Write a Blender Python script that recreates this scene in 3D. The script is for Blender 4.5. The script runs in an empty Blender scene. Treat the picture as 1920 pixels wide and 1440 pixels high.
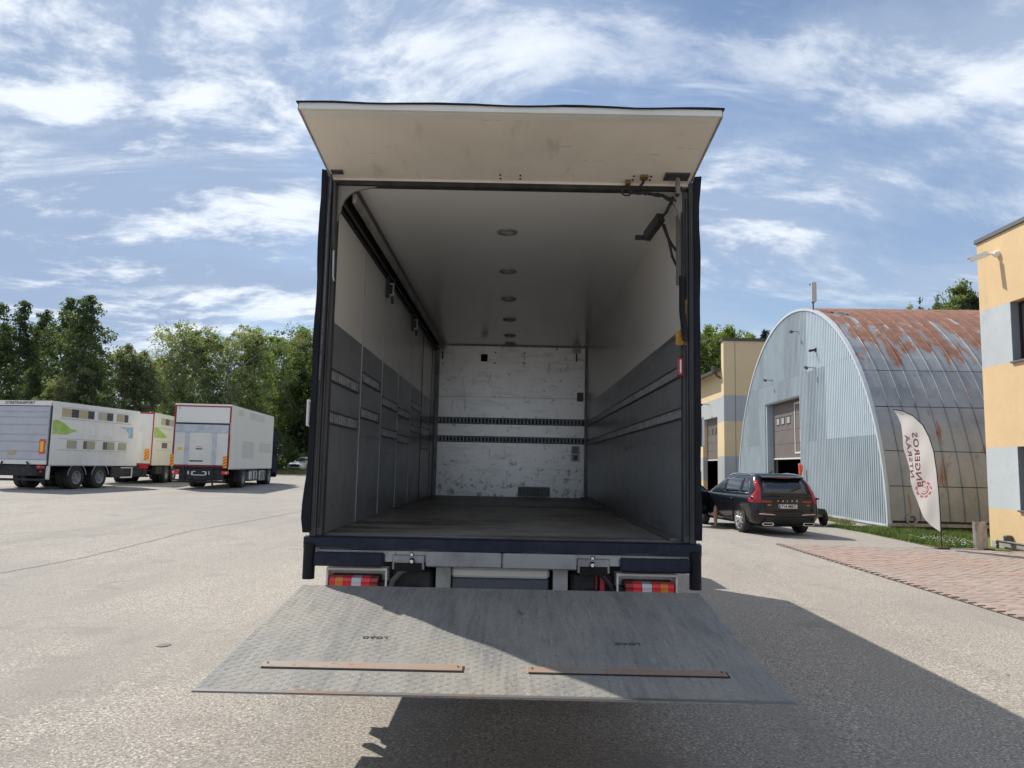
import bpy, bmesh, math, random
import numpy as np
from mathutils import Vector, Matrix, Euler
from mathutils.bvhtree import BVHTree
R_ = math.radians
random.seed(7); rng = np.random.default_rng(7)
S = bpy.context.scene
COL = S.collection

# ---------------------------------------------------------------- camera
cam_d = bpy.data.cameras.new('camera'); cam = bpy.data.objects.new('camera', cam_d); COL.objects.link(cam)
cam_d.sensor_width = 36.0; cam_d.lens = 36.0*1420.95/1920; cam_d.clip_start = 0.05; cam_d.clip_end = 2000
def _cam():
    yaw, pitch, roll = -0.0041, 0.1078, 0.0208
    cy, sy, cp, sp, cr, sr = math.cos(yaw), math.sin(yaw), math.cos(pitch), math.sin(pitch), math.cos(roll), math.sin(roll)
    fwd = Vector((sy*cp, cy*cp, sp)); r0 = Vector((cy, -sy, 0)); u0 = r0.cross(fwd)
    r = r0*cr + u0*sr; u = u0*cr - r0*sr
    m = Matrix((r, u, -fwd)).transposed().to_4x4(); m.translation = Vector((0.063, -5.198, 1.6428))
    cam.matrix_world = m
_cam(); S.camera = cam
S.render.resolution_x, S.render.resolution_y = 1024, 768
try:
    S.cycles.max_bounces = 16; S.cycles.diffuse_bounces = 14; S.cycles.glossy_bounces = 6
except Exception: pass

# ---------------------------------------------------------------- sun, sky, exposure
SUN_DIR = Vector((-0.627, 0.62, 1.0)).normalized()
sun_d = bpy.data.lights.new('sun', 'SUN'); sun_d.energy = 4.3; sun_d.angle = R_(0.5); sun_d.color = (1.0, 0.945, 0.86)
sun = bpy.data.objects.new('sun', sun_d); COL.objects.link(sun)
sun.rotation_euler = SUN_DIR.to_track_quat('Z', 'Y').to_euler(); sun.location = (-20, 20, 30)
S.view_settings.view_transform = 'Standard'; S.view_settings.look = 'None'
S.view_settings.exposure = 0.29; S.view_settings.gamma = 1.0; S.view_settings.use_curve_mapping = False

W = bpy.data.worlds.new('World'); S.world = W; W.use_nodes = True
def world():
    nt = W.node_tree; N = nt.nodes; L = nt.links; N.clear()
    out = N.new('ShaderNodeOutputWorld'); bg = N.new('ShaderNodeBackground'); bg.inputs[1].default_value = 0.1
    L.new(bg.outputs[0], out.inputs[0])
    sky = N.new('ShaderNodeTexSky'); sky.sky_type = 'NISHITA'; sky.sun_disc = False
    sky.sun_elevation = math.asin(SUN_DIR.z); sky.sun_rotation = math.atan2(SUN_DIR.x, SUN_DIR.y)
    sky.air_density = 1.0; sky.dust_density = 0.6; sky.ozone_density = 1.6
    tc = N.new('ShaderNodeTexCoord'); sep = N.new('ShaderNodeSeparateXYZ'); L.new(tc.outputs['Generated'], sep.inputs[0])
    def M(op, a, b=None, c=None, clamp=False):
        n = N.new('ShaderNodeMath'); n.operation = op; n.use_clamp = clamp
        for i, v in enumerate((a, b, c)):
            if v is None: continue
            if isinstance(v, (int, float)): n.inputs[i].default_value = v
            else: L.new(v, n.inputs[i])
        return n.outputs[0]
    def ramp(x, lo, hi):
        n = N.new('ShaderNodeMapRange'); n.interpolation_type = 'SMOOTHSTEP'; L.new(x, n.inputs[0])
        n.inputs[1].default_value = lo; n.inputs[2].default_value = hi; return n.outputs[0]
    z = M('MAXIMUM', sep.outputs[2], 0.0); d = M('ADD', z, 0.30)
    px = M('DIVIDE', sep.outputs[0], d); py = M('DIVIDE', sep.outputs[1], d)
    cxy = N.new('ShaderNodeCombineXYZ'); L.new(px, cxy.inputs[0]); L.new(py, cxy.inputs[1])
    def coord(rot, sx, sy, off, src=None):
        m = N.new('ShaderNodeMapping'); L.new(src or cxy.outputs[0], m.inputs[0]); m.inputs['Rotation'].default_value = (0, 0, rot)
        m.inputs['Scale'].default_value = (sx, sy, 1); m.inputs['Location'].default_value = off; return m.outputs[0]
    def noise(co, sc, det, rough, dist=0.0, col=False):
        n = N.new('ShaderNodeTexNoise'); L.new(co, n.inputs['Vector']); n.inputs['Scale'].default_value = sc
        n.inputs['Detail'].default_value = det; n.inputs['Roughness'].default_value = rough; n.inputs['Distortion'].default_value = dist
        return n.outputs[1] if col else n.outputs[0]
    # the wind bends the layers: warp the plane with a slow noise
    wn = noise(coord(0, 1, 1, (4.4, 8.8, 0)), 0.9, 3, 0.5, 0, True)
    vs = N.new('ShaderNodeVectorMath'); vs.operation = 'SCALE'; vs.inputs['Scale'].default_value = 0.55; L.new(wn, vs.inputs[0])
    va = N.new('ShaderNodeVectorMath'); va.operation = 'ADD'; L.new(cxy.outputs[0], va.inputs[0]); L.new(vs.outputs[0], va.inputs[1]); wp = va.outputs[0]
    big = noise(coord(-0.5, 0.8, 1.2, (3.1, 1.7, 0), wp), 1.0, 3, 0.5)
    mid = noise(coord(-0.45, 0.8, 1.35, (7.3, 2.2, 0), wp), 2.3, 10, 0.62)
    mid2 = noise(coord(-0.45, 0.8, 1.35, (7.36, 2.28, 0), wp), 2.3, 10, 0.62)
    fine = noise(coord(-0.75, 0.7, 1.5, (1.3, 9.1, 0), wp), 5.0, 10, 0.66)
    wisp = noise(coord(-0.95, 0.35, 2.4, (5.3, 4.1, 0), wp), 3.2, 9, 0.62, 0.3)
    bias = M('MULTIPLY', M('SUBTRACT', 0.15, sep.outputs[0]), 0.12)
    cov = M('ADD', M('ADD', M('MULTIPLY', big, 0.52), M('MULTIPLY', mid, 0.48)), bias)
    veil = M('MULTIPLY', ramp(M('ADD', M('MULTIPLY', big, 0.8), M('MULTIPLY', mid, 0.2)), 0.33, 0.60), 0.80)
    thick = ramp(cov, 0.39, 0.57)
    # lit rims where the cloud thins towards the sun, grey blue bodies elsewhere
    rim = ramp(M('ADD', M('MULTIPLY', M('SUBTRACT', mid, mid2), 4.2), M('MULTIPLY', M('SUBTRACT', fine, 0.5), 1.7)), -0.14, 0.56)
    def rgb(*c):
        n = N.new('ShaderNodeRGB'); n.outputs[0].default_value = (*c, 1); return n.outputs[0]
    def mixc(f, a, b):
        n = N.new('ShaderNodeMix'); n.data_type = 'RGBA'; n.clamp_factor = True; L.new(f, n.inputs[0]); L.new(a, n.inputs[6]); L.new(b, n.inputs[7]); return n.outputs[2]
    body = mixc(rim, rgb(3.0, 3.9, 5.5), rgb(8.0, 8.5, 9.1))
    c1 = mixc(veil, sky.outputs[0], mixc(ramp(mid, .4, .62), rgb(3.3, 4.4, 6.4), rgb(5.6, 6.4, 7.6)))
    c2 = mixc(M('MULTIPLY', thick, 0.88), c1, body)
    wsp = M('MULTIPLY', M('MULTIPLY', ramp(wisp, 0.53, 0.70), ramp(fine, 0.36, 0.66)), 0.6)
    c3 = mixc(wsp, c2, rgb(7.9, 8.4, 9.0))
    hz = M('MULTIPLY', M('SUBTRACT', 1.0, ramp(sep.outputs[2], -0.02, 0.20)), 0.5)
    class _o: pass
    m3 = _o(); m3.outputs = {2: mixc(hz, c3, rgb(4.9, 6.1, 7.8))}
    L.new(m3.outputs[2], bg.inputs[0])
world()

# ---------------------------------------------------------------- helpers
def g(x, y): return -0.013*max(-60, min(60, x)) + 0.0035*max(-10, min(80, y))

def mat(name, col, rough=0.6, metal=0.0, var=None, bump=0.0, bscale=60, col2=None, n_scale=3.0, n_lo=0.45, n_hi=0.65, n_map=(1, 1, 1), n_amt=1.0,
        spots=None, trans=0.0, emit=None, coat=0.0, gen='Object', objvar=0.0, rvar=0.0, spec=None):
    m = bpy.data.materials.new(name); m.use_nodes = True; nt = m.node_tree; N = nt.nodes; L = nt.links
    b = N['Principled BSDF']; b.inputs['Roughness'].default_value = rough; b.inputs['Metallic'].default_value = metal
    b.inputs['Base Color'].default_value = (*col, 1)
    if spec is not None: b.inputs['Specular IOR Level'].default_value = spec
    if coat: b.inputs['Coat Weight'].default_value = coat; b.inputs['Coat Roughness'].default_value = 0.05
    if trans: b.inputs['Transmission Weight'].default_value = trans
    if emit: b.inputs['Emission Color'].default_value = (*emit[0], 1); b.inputs['Emission Strength'].default_value = emit[1]
    tc = N.new('ShaderNodeTexCoord'); src = tc.outputs[gen]
    cur = None
    def mix(fac, a, c):
        n = N.new('ShaderNodeMix'); n.data_type = 'RGBA'; L.new(fac, n.inputs[0])
        if isinstance(a, tuple): n.inputs[6].default_value = (*a, 1)
        else: L.new(a, n.inputs[6])
        if isinstance(c, tuple): n.inputs[7].default_value = (*c, 1)
        else: L.new(c, n.inputs[7])
        return n.outputs[2]
    def nz(scale, det=6, rg=0.6, mp=(1, 1, 1), dist=0.0, off=0.0):
        mm = N.new('ShaderNodeMapping'); L.new(src, mm.inputs[0]); mm.inputs['Scale'].default_value = mp; mm.inputs['Location'].default_value = (off, off*1.7, off*.6)
        n = N.new('ShaderNodeTexNoise'); L.new(mm.outputs[0], n.inputs['Vector']); n.inputs['Scale'].default_value = scale
        n.inputs['Detail'].default_value = det; n.inputs['Roughness'].default_value = rg; n.inputs['Distortion'].default_value = dist
        return n.outputs[0]
    def rmp(x, lo, hi, amt=1.0):
        n = N.new('ShaderNodeMapRange'); L.new(x, n.inputs[0]); n.inputs[1].default_value = lo; n.inputs[2].default_value = hi; n.inputs[4].default_value = amt
        return n.outputs[0]
    if col2 is not None: cur = mix(rmp(nz(n_scale, 8, 0.65, n_map, 0.3), n_lo, n_hi, n_amt), col, col2)
    if var: # (scale, amount): brightness mottling
        k = tuple(c*(1-var[1]) for c in col)
        cur = mix(rmp(nz(var[0], 5, 0.6, (1, 1, 1), 0, 3.3), 0.35, 0.65), cur if cur is not None else col, k) if cur is None else mix(rmp(nz(var[0], 5, 0.6, (1, 1, 1), 0, 3.3), 0.35, 0.65, var[1]*1.5), cur, tuple(c*0.45 for c in col))
    for sp in (spots or []): # (scale, lo, hi, colour, amt, map)
        cur = mix(rmp(nz(sp[0], 7, 0.62, sp[5] if len(sp) > 5 else (1, 1, 1), 0.2, sp[0]*.37), sp[1], sp[2], sp[4]), cur if cur is not None else col, sp[3])
    if objvar:
        oi = N.new('ShaderNodeObjectInfo'); h = N.new('ShaderNodeHueSaturation')
        mr = N.new('ShaderNodeMapRange'); L.new(oi.outputs['Random'], mr.inputs[0]); mr.inputs[3].default_value = 1-objvar; mr.inputs[4].default_value = 1+objvar
        L.new(mr.outputs[0], h.inputs['Value'])
        if cur is None: h.inputs['Color'].default_value = (*col, 1)
        else: L.new(cur, h.inputs['Color'])
        cur = h.outputs[0]
    if cur is not None: L.new(cur, b.inputs['Base Color'])
    if rvar:
        mr = N.new('ShaderNodeMapRange'); L.new(nz(6, 6, .6, (1, 1, 1), 0, 8.), mr.inputs[0]); mr.inputs[1].default_value = .3; mr.inputs[2].default_value = .7
        mr.inputs[3].default_value = max(0.02, rough-rvar); mr.inputs[4].default_value = min(1, rough+rvar); L.new(mr.outputs[0], b.inputs['Roughness'])
    if bump:
        bp = N.new('ShaderNodeBump'); bp.inputs['Strength'].default_value = 1.0; bp.inputs['Distance'].default_value = bump
        L.new(nz(bscale, 6, 0.6), bp.inputs['Height']); L.new(bp.outputs[0], b.inputs['Normal'])
    return m

M = {}
M['asphalt'] = mat('asphalt_pale', (0.34, 0.308, 0.265), 0.92, var=(0.35, 0.10), bump=0.006, bscale=48,
    spots=[(46, 0.47, 0.60, (0.13, 0.113, 0.095), 0.80), (62, 0.54, 0.64, (0.70, 0.65, 0.57), 0.90), (2.2, 0.5, 0.75, (0.24, 0.215, 0.185), 0.40, (1, .35, 1)),
           (0.16, 0.48, 0.60, (0.25, 0.232, 0.21), 0.45), (0.5, 0.52, 0.62, (0.22, 0.205, 0.185), 0.45, (1.6, .25, 1)), (1.3, 0.60, 0.64, (0.19, 0.175, 0.16), 0.35), (8, 0.715, 0.735, (0.05, 0.045, 0.04), 0.8)])
M['grass'] = mat('grass', (0.085, 0.13, 0.022), 0.9, col2=(0.17, 0.19, 0.05), n_scale=1.3, bump=0.02, bscale=20)
M['grass_blade'] = mat('grass_blade', (0.10, 0.17, 0.025), 0.7, col2=(0.22, 0.26, 0.06), n_scale=2.5)
M['dry_grass'] = mat('dry_grass', (0.20, 0.21, 0.06), 0.9, col2=(0.30, 0.27, 0.12), n_scale=0.8, bump=0.03, bscale=12)
M['brick'] = mat('paver', (0.345, 0.25, 0.21), 0.9, col2=(0.31, 0.28, 0.25), n_scale=0.35, n_lo=.42, n_hi=.6, gen='Object', bump=0.0015, bscale=70, objvar=0.16)
M['brick_joint'] = mat('paver_joint', (0.17, 0.145, 0.12), 0.95, var=(3, .3))
M['white_liner'] = mat('white_liner', (0.84, 0.80, 0.74), 0.26, col2=(0.62, 0.58, 0.53), n_scale=.6, n_lo=.5, n_hi=.9, n_amt=.4,
    spots=[(3, .74, .80, (0.45, 0.42, 0.39), .3, (1, .5, 1))])
M['ceiling'] = mat('ceiling_liner', (0.89, 0.88, 0.85), 0.20, col2=(0.76, 0.745, 0.715), n_scale=1.0, n_lo=.45, n_hi=.8, n_amt=.5, bump=0.0006, bscale=3)
M['grey_liner'] = mat('grey_kick_liner', (0.20, 0.205, 0.21), 0.33, col2=(0.31, 0.31, 0.315), n_scale=2.0, n_map=(1, 1, .5), n_lo=.5, n_hi=.85, n_amt=.7, bump=0.0004, bscale=30, rvar=.06,
    spots=[(7, .62, .70, (0.25, 0.25, 0.245), .35, (1, 1, .45)), (26, .68, .72, (0.32, .32, .31), .3), (5, .62, .66, (.06, .06, .065), .6, (1, .12, 3.5)), (3, .66, .70, (.34, .34, .33), .4, (1, .10, 3))])
M['back_wall'] = mat('scuffed_bulkhead', (0.93, 0.89, 0.82), 0.33, 0.50, col2=(0.76, 0.73, 0.68), n_scale=1.5, n_lo=.45, n_hi=.75, n_amt=.6, bump=0.0008, bscale=12,
    spots=[(9, .665, .70, (0.09, 0.09, 0.09), .8), (34, .665, .73, (0.12, 0.12, 0.12), .7), (4, .52, .70, (0.52, 0.515, 0.50), .5, (.5, 1, 3)), (16, .64, .70, (.25, .25, .25), .55, (.35, 1, 2.5)), (5, .62, .66, (.3, .3, .3), .4, (2.5, 1, .5))])
def grime(m):
    # scuffs and kicked-up dirt on the lowest boards of the bulkhead
    N = m.node_tree.nodes; L = m.node_tree.links; b = N['Principled BSDF']; prev = b.inputs['Base Color'].links[0].from_socket
    tc = N.new('ShaderNodeTexCoord'); sp = N.new('ShaderNodeSeparateXYZ'); L.new(tc.outputs['Object'], sp.inputs[0])
    n = N.new('ShaderNodeTexNoise'); n.inputs['Scale'].default_value = 11; n.inputs['Detail'].default_value = 8; n.inputs['Roughness'].default_value = .7; L.new(tc.outputs['Object'], n.inputs[0])
    h = N.new('ShaderNodeMapRange'); L.new(sp.outputs[2], h.inputs[0]); h.inputs[1].default_value = 1.15; h.inputs[2].default_value = 1.9; h.inputs[3].default_value = .075; h.inputs[4].default_value = 0
    a = N.new('ShaderNodeMath'); a.operation = 'ADD'; L.new(n.outputs[0], a.inputs[0]); L.new(h.outputs[0], a.inputs[1])
    r = N.new('ShaderNodeMapRange'); L.new(a.outputs[0], r.inputs[0]); r.inputs[1].default_value = .60; r.inputs[2].default_value = .68; r.inputs[4].default_value = .7
    x = N.new('ShaderNodeMix'); x.data_type = 'RGBA'; L.new(r.outputs[0], x.inputs[0]); L.new(prev, x.inputs[6]); x.inputs[7].default_value = (.12, .12, .125, 1); L.new(x.outputs[2], b.inputs['Base Color'])
grime(M['back_wall'])
M['flap'] = mat('flap_inside', (0.85, 0.78, 0.68), 0.5, col2=(0.62, 0.55, 0.46), n_scale=1.3, n_lo=.42, n_hi=.8, n_amt=.6, bump=0.001, bscale=8,
    spots=[(6, .58, .74, (0.45, 0.39, 0.32), .4, (1.6, .35, 1)), (40, .68, .74, (0.2, 0.15, 0.1), .5), (18, .66, .71, (0.28, 0.22, 0.17), .6, (.25, 2, 1))])
M['white_paint'] = mat('white_paint', (0.84, 0.82, 0.75), 0.35, col2=(0.70, 0.68, 0.61), n_scale=1.5, n_lo=.5, n_hi=.85, n_amt=.5, rvar=.08)
M['cream_paint'] = mat('cream_paint', (0.80, 0.78, 0.63), 0.35, col2=(0.64, 0.62, 0.50), n_scale=1.2, n_lo=.5, n_hi=.85, n_amt=.5)
M['old_white'] = mat('dirty_white_panel', (0.80, 0.78, 0.71), 0.45, col2=(0.56, 0.54, 0.49), n_scale=0.9, n_lo=.45, n_hi=.8, n_amt=.6, spots=[(30, .68, .74, (.3, .28, .25), .4)])
M['patch'] = mat('faded_patch', (0.66, 0.65, 0.58), 0.5, var=(1.5, .08))
M['alu'] = mat('aluminium', (0.55, 0.56, 0.57), 0.42, 0.75, col2=(0.36, 0.37, 0.38), n_scale=3, n_amt=.6, rvar=.1, bump=.0005)
M['alu_flat'] = mat('aluminium_sheet', (0.50, 0.51, 0.54), 0.5, 0.35, col2=(0.42, 0.43, 0.45), n_scale=2, n_amt=.6)
M['alu_dull'] = mat('dull_aluminium', (0.42, 0.41, 0.39), 0.55, 0.5, col2=(0.22, 0.21, 0.2), n_scale=5, n_amt=.8)
M['beam'] = mat('galvanised_beam', (0.36, 0.352, 0.34), 0.55, 0.25, col2=(0.20, 0.19, 0.18), n_scale=5, n_map=(1, 1, .6), n_lo=.5, n_hi=.75, n_amt=.8, rvar=.1)
M['rail'] = mat('rail_metal', (0.13, 0.13, 0.135), 0.45, 0.6, col2=(0.04, 0.04, 0.045), n_scale=20, n_amt=.8)
M['rail_bright'] = mat('rail_rungs', (0.50, 0.49, 0.48), 0.45, 0.4, col2=(0.20, 0.20, 0.20), n_scale=15, n_amt=.8)
M['rail_web'] = mat('rail_web_dark', (0.055, 0.055, 0.056), 0.6, col2=(0.13, 0.13, 0.13), n_scale=9, n_lo=.45, n_hi=.6)
M['track'] = mat('dark_track', (0.045, 0.043, 0.042), 0.4, 0.3, col2=(0.08, 0.075, 0.07), n_scale=6)
M['rubber'] = mat('black_rubber', (0.006, 0.007, 0.011), 0.55, col2=(0.012, 0.013, 0.018), n_scale=7, bump=0.002, bscale=9, spec=.25)
M['rubber_blue'] = mat('dark_rubber_bumper', (0.012, 0.016, 0.032), 0.5, spec=.3, col2=(0.022, 0.026, 0.042), n_scale=9, bump=0.002, bscale=12, rvar=.1)
M['black'] = mat('black_plastic', (0.018, 0.018, 0.02), 0.55, col2=(0.04, 0.038, 0.035), n_scale=6)
M['chassis'] = mat('chassis_black', (0.02, 0.02, 0.022), 0.65, col2=(0.06, 0.055, 0.05), n_scale=5, n_amt=.7)
M['post'] = mat('door_post_steel', (0.075, 0.072, 0.07), 0.55, 0.1, spec=.3, col2=(0.04, 0.04, 0.042), n_scale=6, n_map=(1, 1, .3), n_amt=.7)
M['gusset'] = mat('gusset_grey', (0.26, 0.235, 0.21), 0.5, 0.1, col2=(0.24, 0.22, 0.2), n_scale=5, n_amt=.8)
M['dark_trim'] = mat('dark_header', (0.035, 0.034, 0.033), 0.6, spec=.25, col2=(0.06, 0.055, 0.05), n_scale=6)
M['floor_ply'] = mat('plywood_floor', (0.225, 0.208, 0.188), 0.50, col2=(0.34, 0.32, 0.29), n_scale=1.6, n_map=(1.6, .5, 1), n_lo=.42, n_hi=.72, bump=.0008, bscale=40, rvar=.12,
    spots=[(1.1, .54, .62, (0.06, 0.054, 0.048), .8, (.45, 1.8, 1)), (55, .7, .74, (.4, .38, .35), .5)])
M['sill_metal'] = mat('sill_metal', (0.20, 0.195, 0.18), 0.5, 0.4, col2=(0.09, 0.085, 0.08), n_scale=5, n_map=(.5, 2, 1))
M['platform'] = mat('tread_plate', (0.27, 0.258, 0.232), 0.6, 0.0, spec=.25, col2=(0.195, 0.19, 0.178), n_scale=2.6, n_map=(2.2, .35, 1), n_lo=.42, n_hi=.68, rvar=.12, bump=.0006, bscale=120,
    spots=[(1.1, .48, .64, (0.31, 0.285, 0.235), .65), (20, .50, .66, (0.12, 0.116, 0.11), .45, (1.8, .14, 1)), (34, .56, .68, (0.42, 0.40, 0.36), .35, (1.8, .10, 1)), (60, .52, .66, (.13, .125, .118), .4), (70, .62, .72, (.50, .48, .43), .45), (2.2, .62, .72, (.28, .17, .10), .4), (7, .66, .72, (.05, .05, .05), .6, (1.5, .5, 1))])
M['plat_edge'] = mat('platform_edge', (0.16, 0.155, 0.15), 0.5, 0.5, col2=(0.25, 0.14, 0.08), n_scale=4, n_lo=.5, n_hi=.65)
M['rust_strip'] = mat('rusty_strip', (0.29, 0.19, 0.13), 0.7, 0.15, col2=(0.27, 0.235, 0.20), n_scale=3.2, n_lo=.4, n_hi=.62, spots=[(22, .6, .68, (0.26, 0.12, 0.05), .8), (50, .68, .72, (.05, .03, .02), .8)])
M['rust_edge'] = mat('rust_bloom', (0.42, 0.25, 0.13), 0.85, col2=(0.30, 0.27, 0.23), n_scale=14, n_lo=.4, n_hi=.6)
M['slot'] = mat('dark_gap', (0.01, 0.01, 0.01), 0.9)
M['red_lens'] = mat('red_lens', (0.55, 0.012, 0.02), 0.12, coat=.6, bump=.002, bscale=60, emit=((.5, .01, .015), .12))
M['red_dark'] = mat('red_reflector', (0.28, 0.01, 0.015), 0.2, coat=.5)
M['red_bright'] = mat('red_lamp_core', (0.85, 0.03, 0.03), 0.15, coat=.6)
M['orange_lens'] = mat('orange_lens', (0.75, 0.20, 0.02), 0.15, coat=.5, bump=.002, bscale=60)
M['clear_lens'] = mat('clear_lens', (0.62, 0.62, 0.62), 0.15, 0.1, coat=.5, bump=.002, bscale=60)
M['red_paint'] = mat('red_paint', (0.42, 0.02, 0.035), 0.4)
M['hi_red'] = mat('marker_red', (0.85, 0.06, 0.02), 0.35)
M['hi_yellow'] = mat('marker_yellow', (0.95, 0.55, 0.02), 0.35)
M['yellow_sticker'] = mat('yellow_sticker', (0.50, 0.27, 0.02), 0.5, var=(20, .3))
M['tan'] = mat('beige_shutter', (0.50, 0.42, 0.24), 0.6, var=(3, .12))
M['tan_green'] = mat('olive_shutter', (0.47, 0.46, 0.30), 0.6, var=(3, .12))
M['vent'] = mat('dark_vent', (0.10, 0.085, 0.09), 0.6)
M['tyre'] = mat('tyre_rubber', (0.022, 0.022, 0.023), 0.8, col2=(0.05, 0.048, 0.045), n_scale=8)
M['rim'] = mat('steel_rim', (0.36, 0.36, 0.37), 0.45, 0.5, col2=(0.18, 0.17, 0.16), n_scale=9)
M['alloy'] = mat('alloy_rim', (0.62, 0.62, 0.64), 0.25, 0.8)
M['black_paint'] = mat('black_car_paint', (0.006, 0.007, 0.010), 0.22, spec=.35, coat=.35)
M['car_red'] = mat('car_lamp_red', (0.36, 0.006, 0.012), 0.15, coat=.5)
M['silver_paint'] = mat('silver_car_paint', (0.66, 0.69, 0.72), 0.3, .4, coat=1.0)
M['navy_paint'] = mat('navy_cab_paint', (0.008, 0.014, 0.036), 0.7, spec=.1)
M['glass'] = mat('dark_glass', (0.012, 0.015, 0.016), 0.04, spec=.8, coat=.6)
M['glass_teal'] = mat('teal_view_glass', (0.03, 0.16, 0.20), 0.06, spec=.8, coat=.6)  # teal that shows in the open door's pane is put into the glass colour
M['chrome'] = mat('chrome', (0.72, 0.73, 0.75), 0.12, 1.0)
M['zinc_lt'] = mat('corrugated_light', (0.54, 0.615, 0.66), 0.45, 0.15, col2=(0.48, 0.55, 0.59), n_scale=1.2, n_amt=.6)
M['zinc'] = mat('corrugated_grey', (0.405, 0.465, 0.50), 0.5, 0.12, col2=(0.33, 0.385, 0.415), n_scale=1.6, n_map=(1, 1, .5), n_amt=.7)
M['zinc_dk'] = mat('corrugated_dull', (0.355, 0.405, 0.435), 0.5, 0.12, col2=(0.30, 0.34, 0.365), n_scale=1.6, n_map=(1, 1, .5), n_amt=.7)
M['white_trim'] = mat('white_trim', (0.55, 0.60, 0.63), 0.45, .1)
M['yellow_wall'] = mat('yellow_render', (0.70, 0.51, 0.285), 0.9, var=(.8, .09), bump=.006, bscale=28, spots=[(2.2, .55, .72, (.55, .40, .23), .45, (1, 1, .18)), (14, .62, .70, (.5, .36, .2), .4, (1, 1, .15)), (9, .55, .75, (0.62, .43, .2), .5), (35, .58, .7, (.58, .40, .19), .4)])
M['grey_wall'] = mat('grey_render', (0.50, 0.54, 0.55), 0.9, var=(.8, .10), bump=.006, bscale=28, spots=[(2.0, .50, .70, (.40, .43, .45), .5, (1, 1, .3)), (14, .62, .70, (.36, .38, .39), .4, (1, 1, .15)), (3, .56, .72, (0.34, .37, .39), .5), (35, .58, .7, (.33, .35, .36), .4)])
M['yellow_wall2'] = mat('yellow_render_far', (0.66, 0.53, 0.32), 0.9, var=(.5, .06))
M['grey_wall2'] = mat('grey_render_far', (0.40, 0.42, 0.43), 0.9, var=(.5, .08))
M['roof_trim'] = mat('roof_trim', (0.085, 0.07, 0.065), 0.5, .3)
M['roof_trim_grey'] = mat('roof_trim_grey', (0.16, 0.16, 0.165), 0.5, .3)
M['reveal'] = mat('window_reveal', (0.26, 0.28, 0.30), 0.85, var=(3, .1))
M['brown_frame'] = mat('brown_frame', (0.035, 0.018, 0.014), 0.35)
M['pane'] = mat('window_pane', (0.10, 0.11, 0.12), 0.05, spec=.8, coat=.5)
M['door_brown'] = mat('brown_door_panel', (0.17, 0.145, 0.135), 0.5, var=(2, .12))
M['door_frame_white'] = mat('pale_door_frame', (0.60, 0.58, 0.55), 0.45)
M['pane_lt'] = mat('milky_pane', (0.42, 0.44, 0.46), 0.15)
M['concrete'] = mat('concrete', (0.40, 0.37, 0.32), 0.9, var=(2, .2), bump=.004, bscale=20)
M['sign_white'] = mat('sign_white', (0.75, 0.73, 0.70), 0.5)
M['sign_red'] = mat('sign_red', (0.60, 0.04, 0.05), 0.5)
M['letter_dark'] = mat('dark_lettering', (0.03, 0.03, 0.035), 0.5)
M['letter_faint'] = mat('faint_lettering', (0.86, 0.86, 0.83), 0.4)
M['letter_maroon'] = mat('maroon_lettering', (0.30, 0.12, 0.14), 0.7)
M['flag_red'] = mat('flag_red_print', (0.72, 0.06, 0.10), 0.7)
M['green_print'] = mat('green_print', (0.34, 0.50, 0.05), 0.45, col2=(0.55, 0.64, 0.36), n_scale=1.5, n_map=(1, 1, 1), n_lo=.45, n_hi=.7)
M['blue_print'] = mat('blue_print', (0.22, 0.40, 0.52), 0.45, col2=(0.5, 0.6, 0.66), n_scale=3)
M['antenna'] = mat('antenna_grey', (0.50, 0.49, 0.46), 0.6)
M['skin'] = mat('skin', (0.42, 0.22, 0.15), 0.5, var=(8, .12))
M['cloth_dark'] = mat('dark_cloth', (0.03, 0.035, 0.05), 0.9)
M['sandal'] = mat('brown_leather', (0.07, 0.04, 0.03), 0.6)
M['orange'] = mat('orange_plastic', (0.75, 0.12, 0.04), 0.5)
M['bark'] = mat('bark', (0.085, 0.07, 0.055), 0.9, col2=(0.16, 0.14, 0.12), n_scale=3, n_map=(1, 1, .3))
M['bark_birch'] = mat('birch_bark', (0.38, 0.36, 0.33), 0.8, col2=(0.06, 0.055, 0.05), n_scale=4, n_map=(1, 1, 2), n_lo=.5, n_hi=.6)
M['post_metal'] = mat('galvanised_post', (0.45, 0.44, 0.42), 0.4, .6, col2=(0.26, .22, .2), n_scale=6, n_map=(1, 1, .4))

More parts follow.
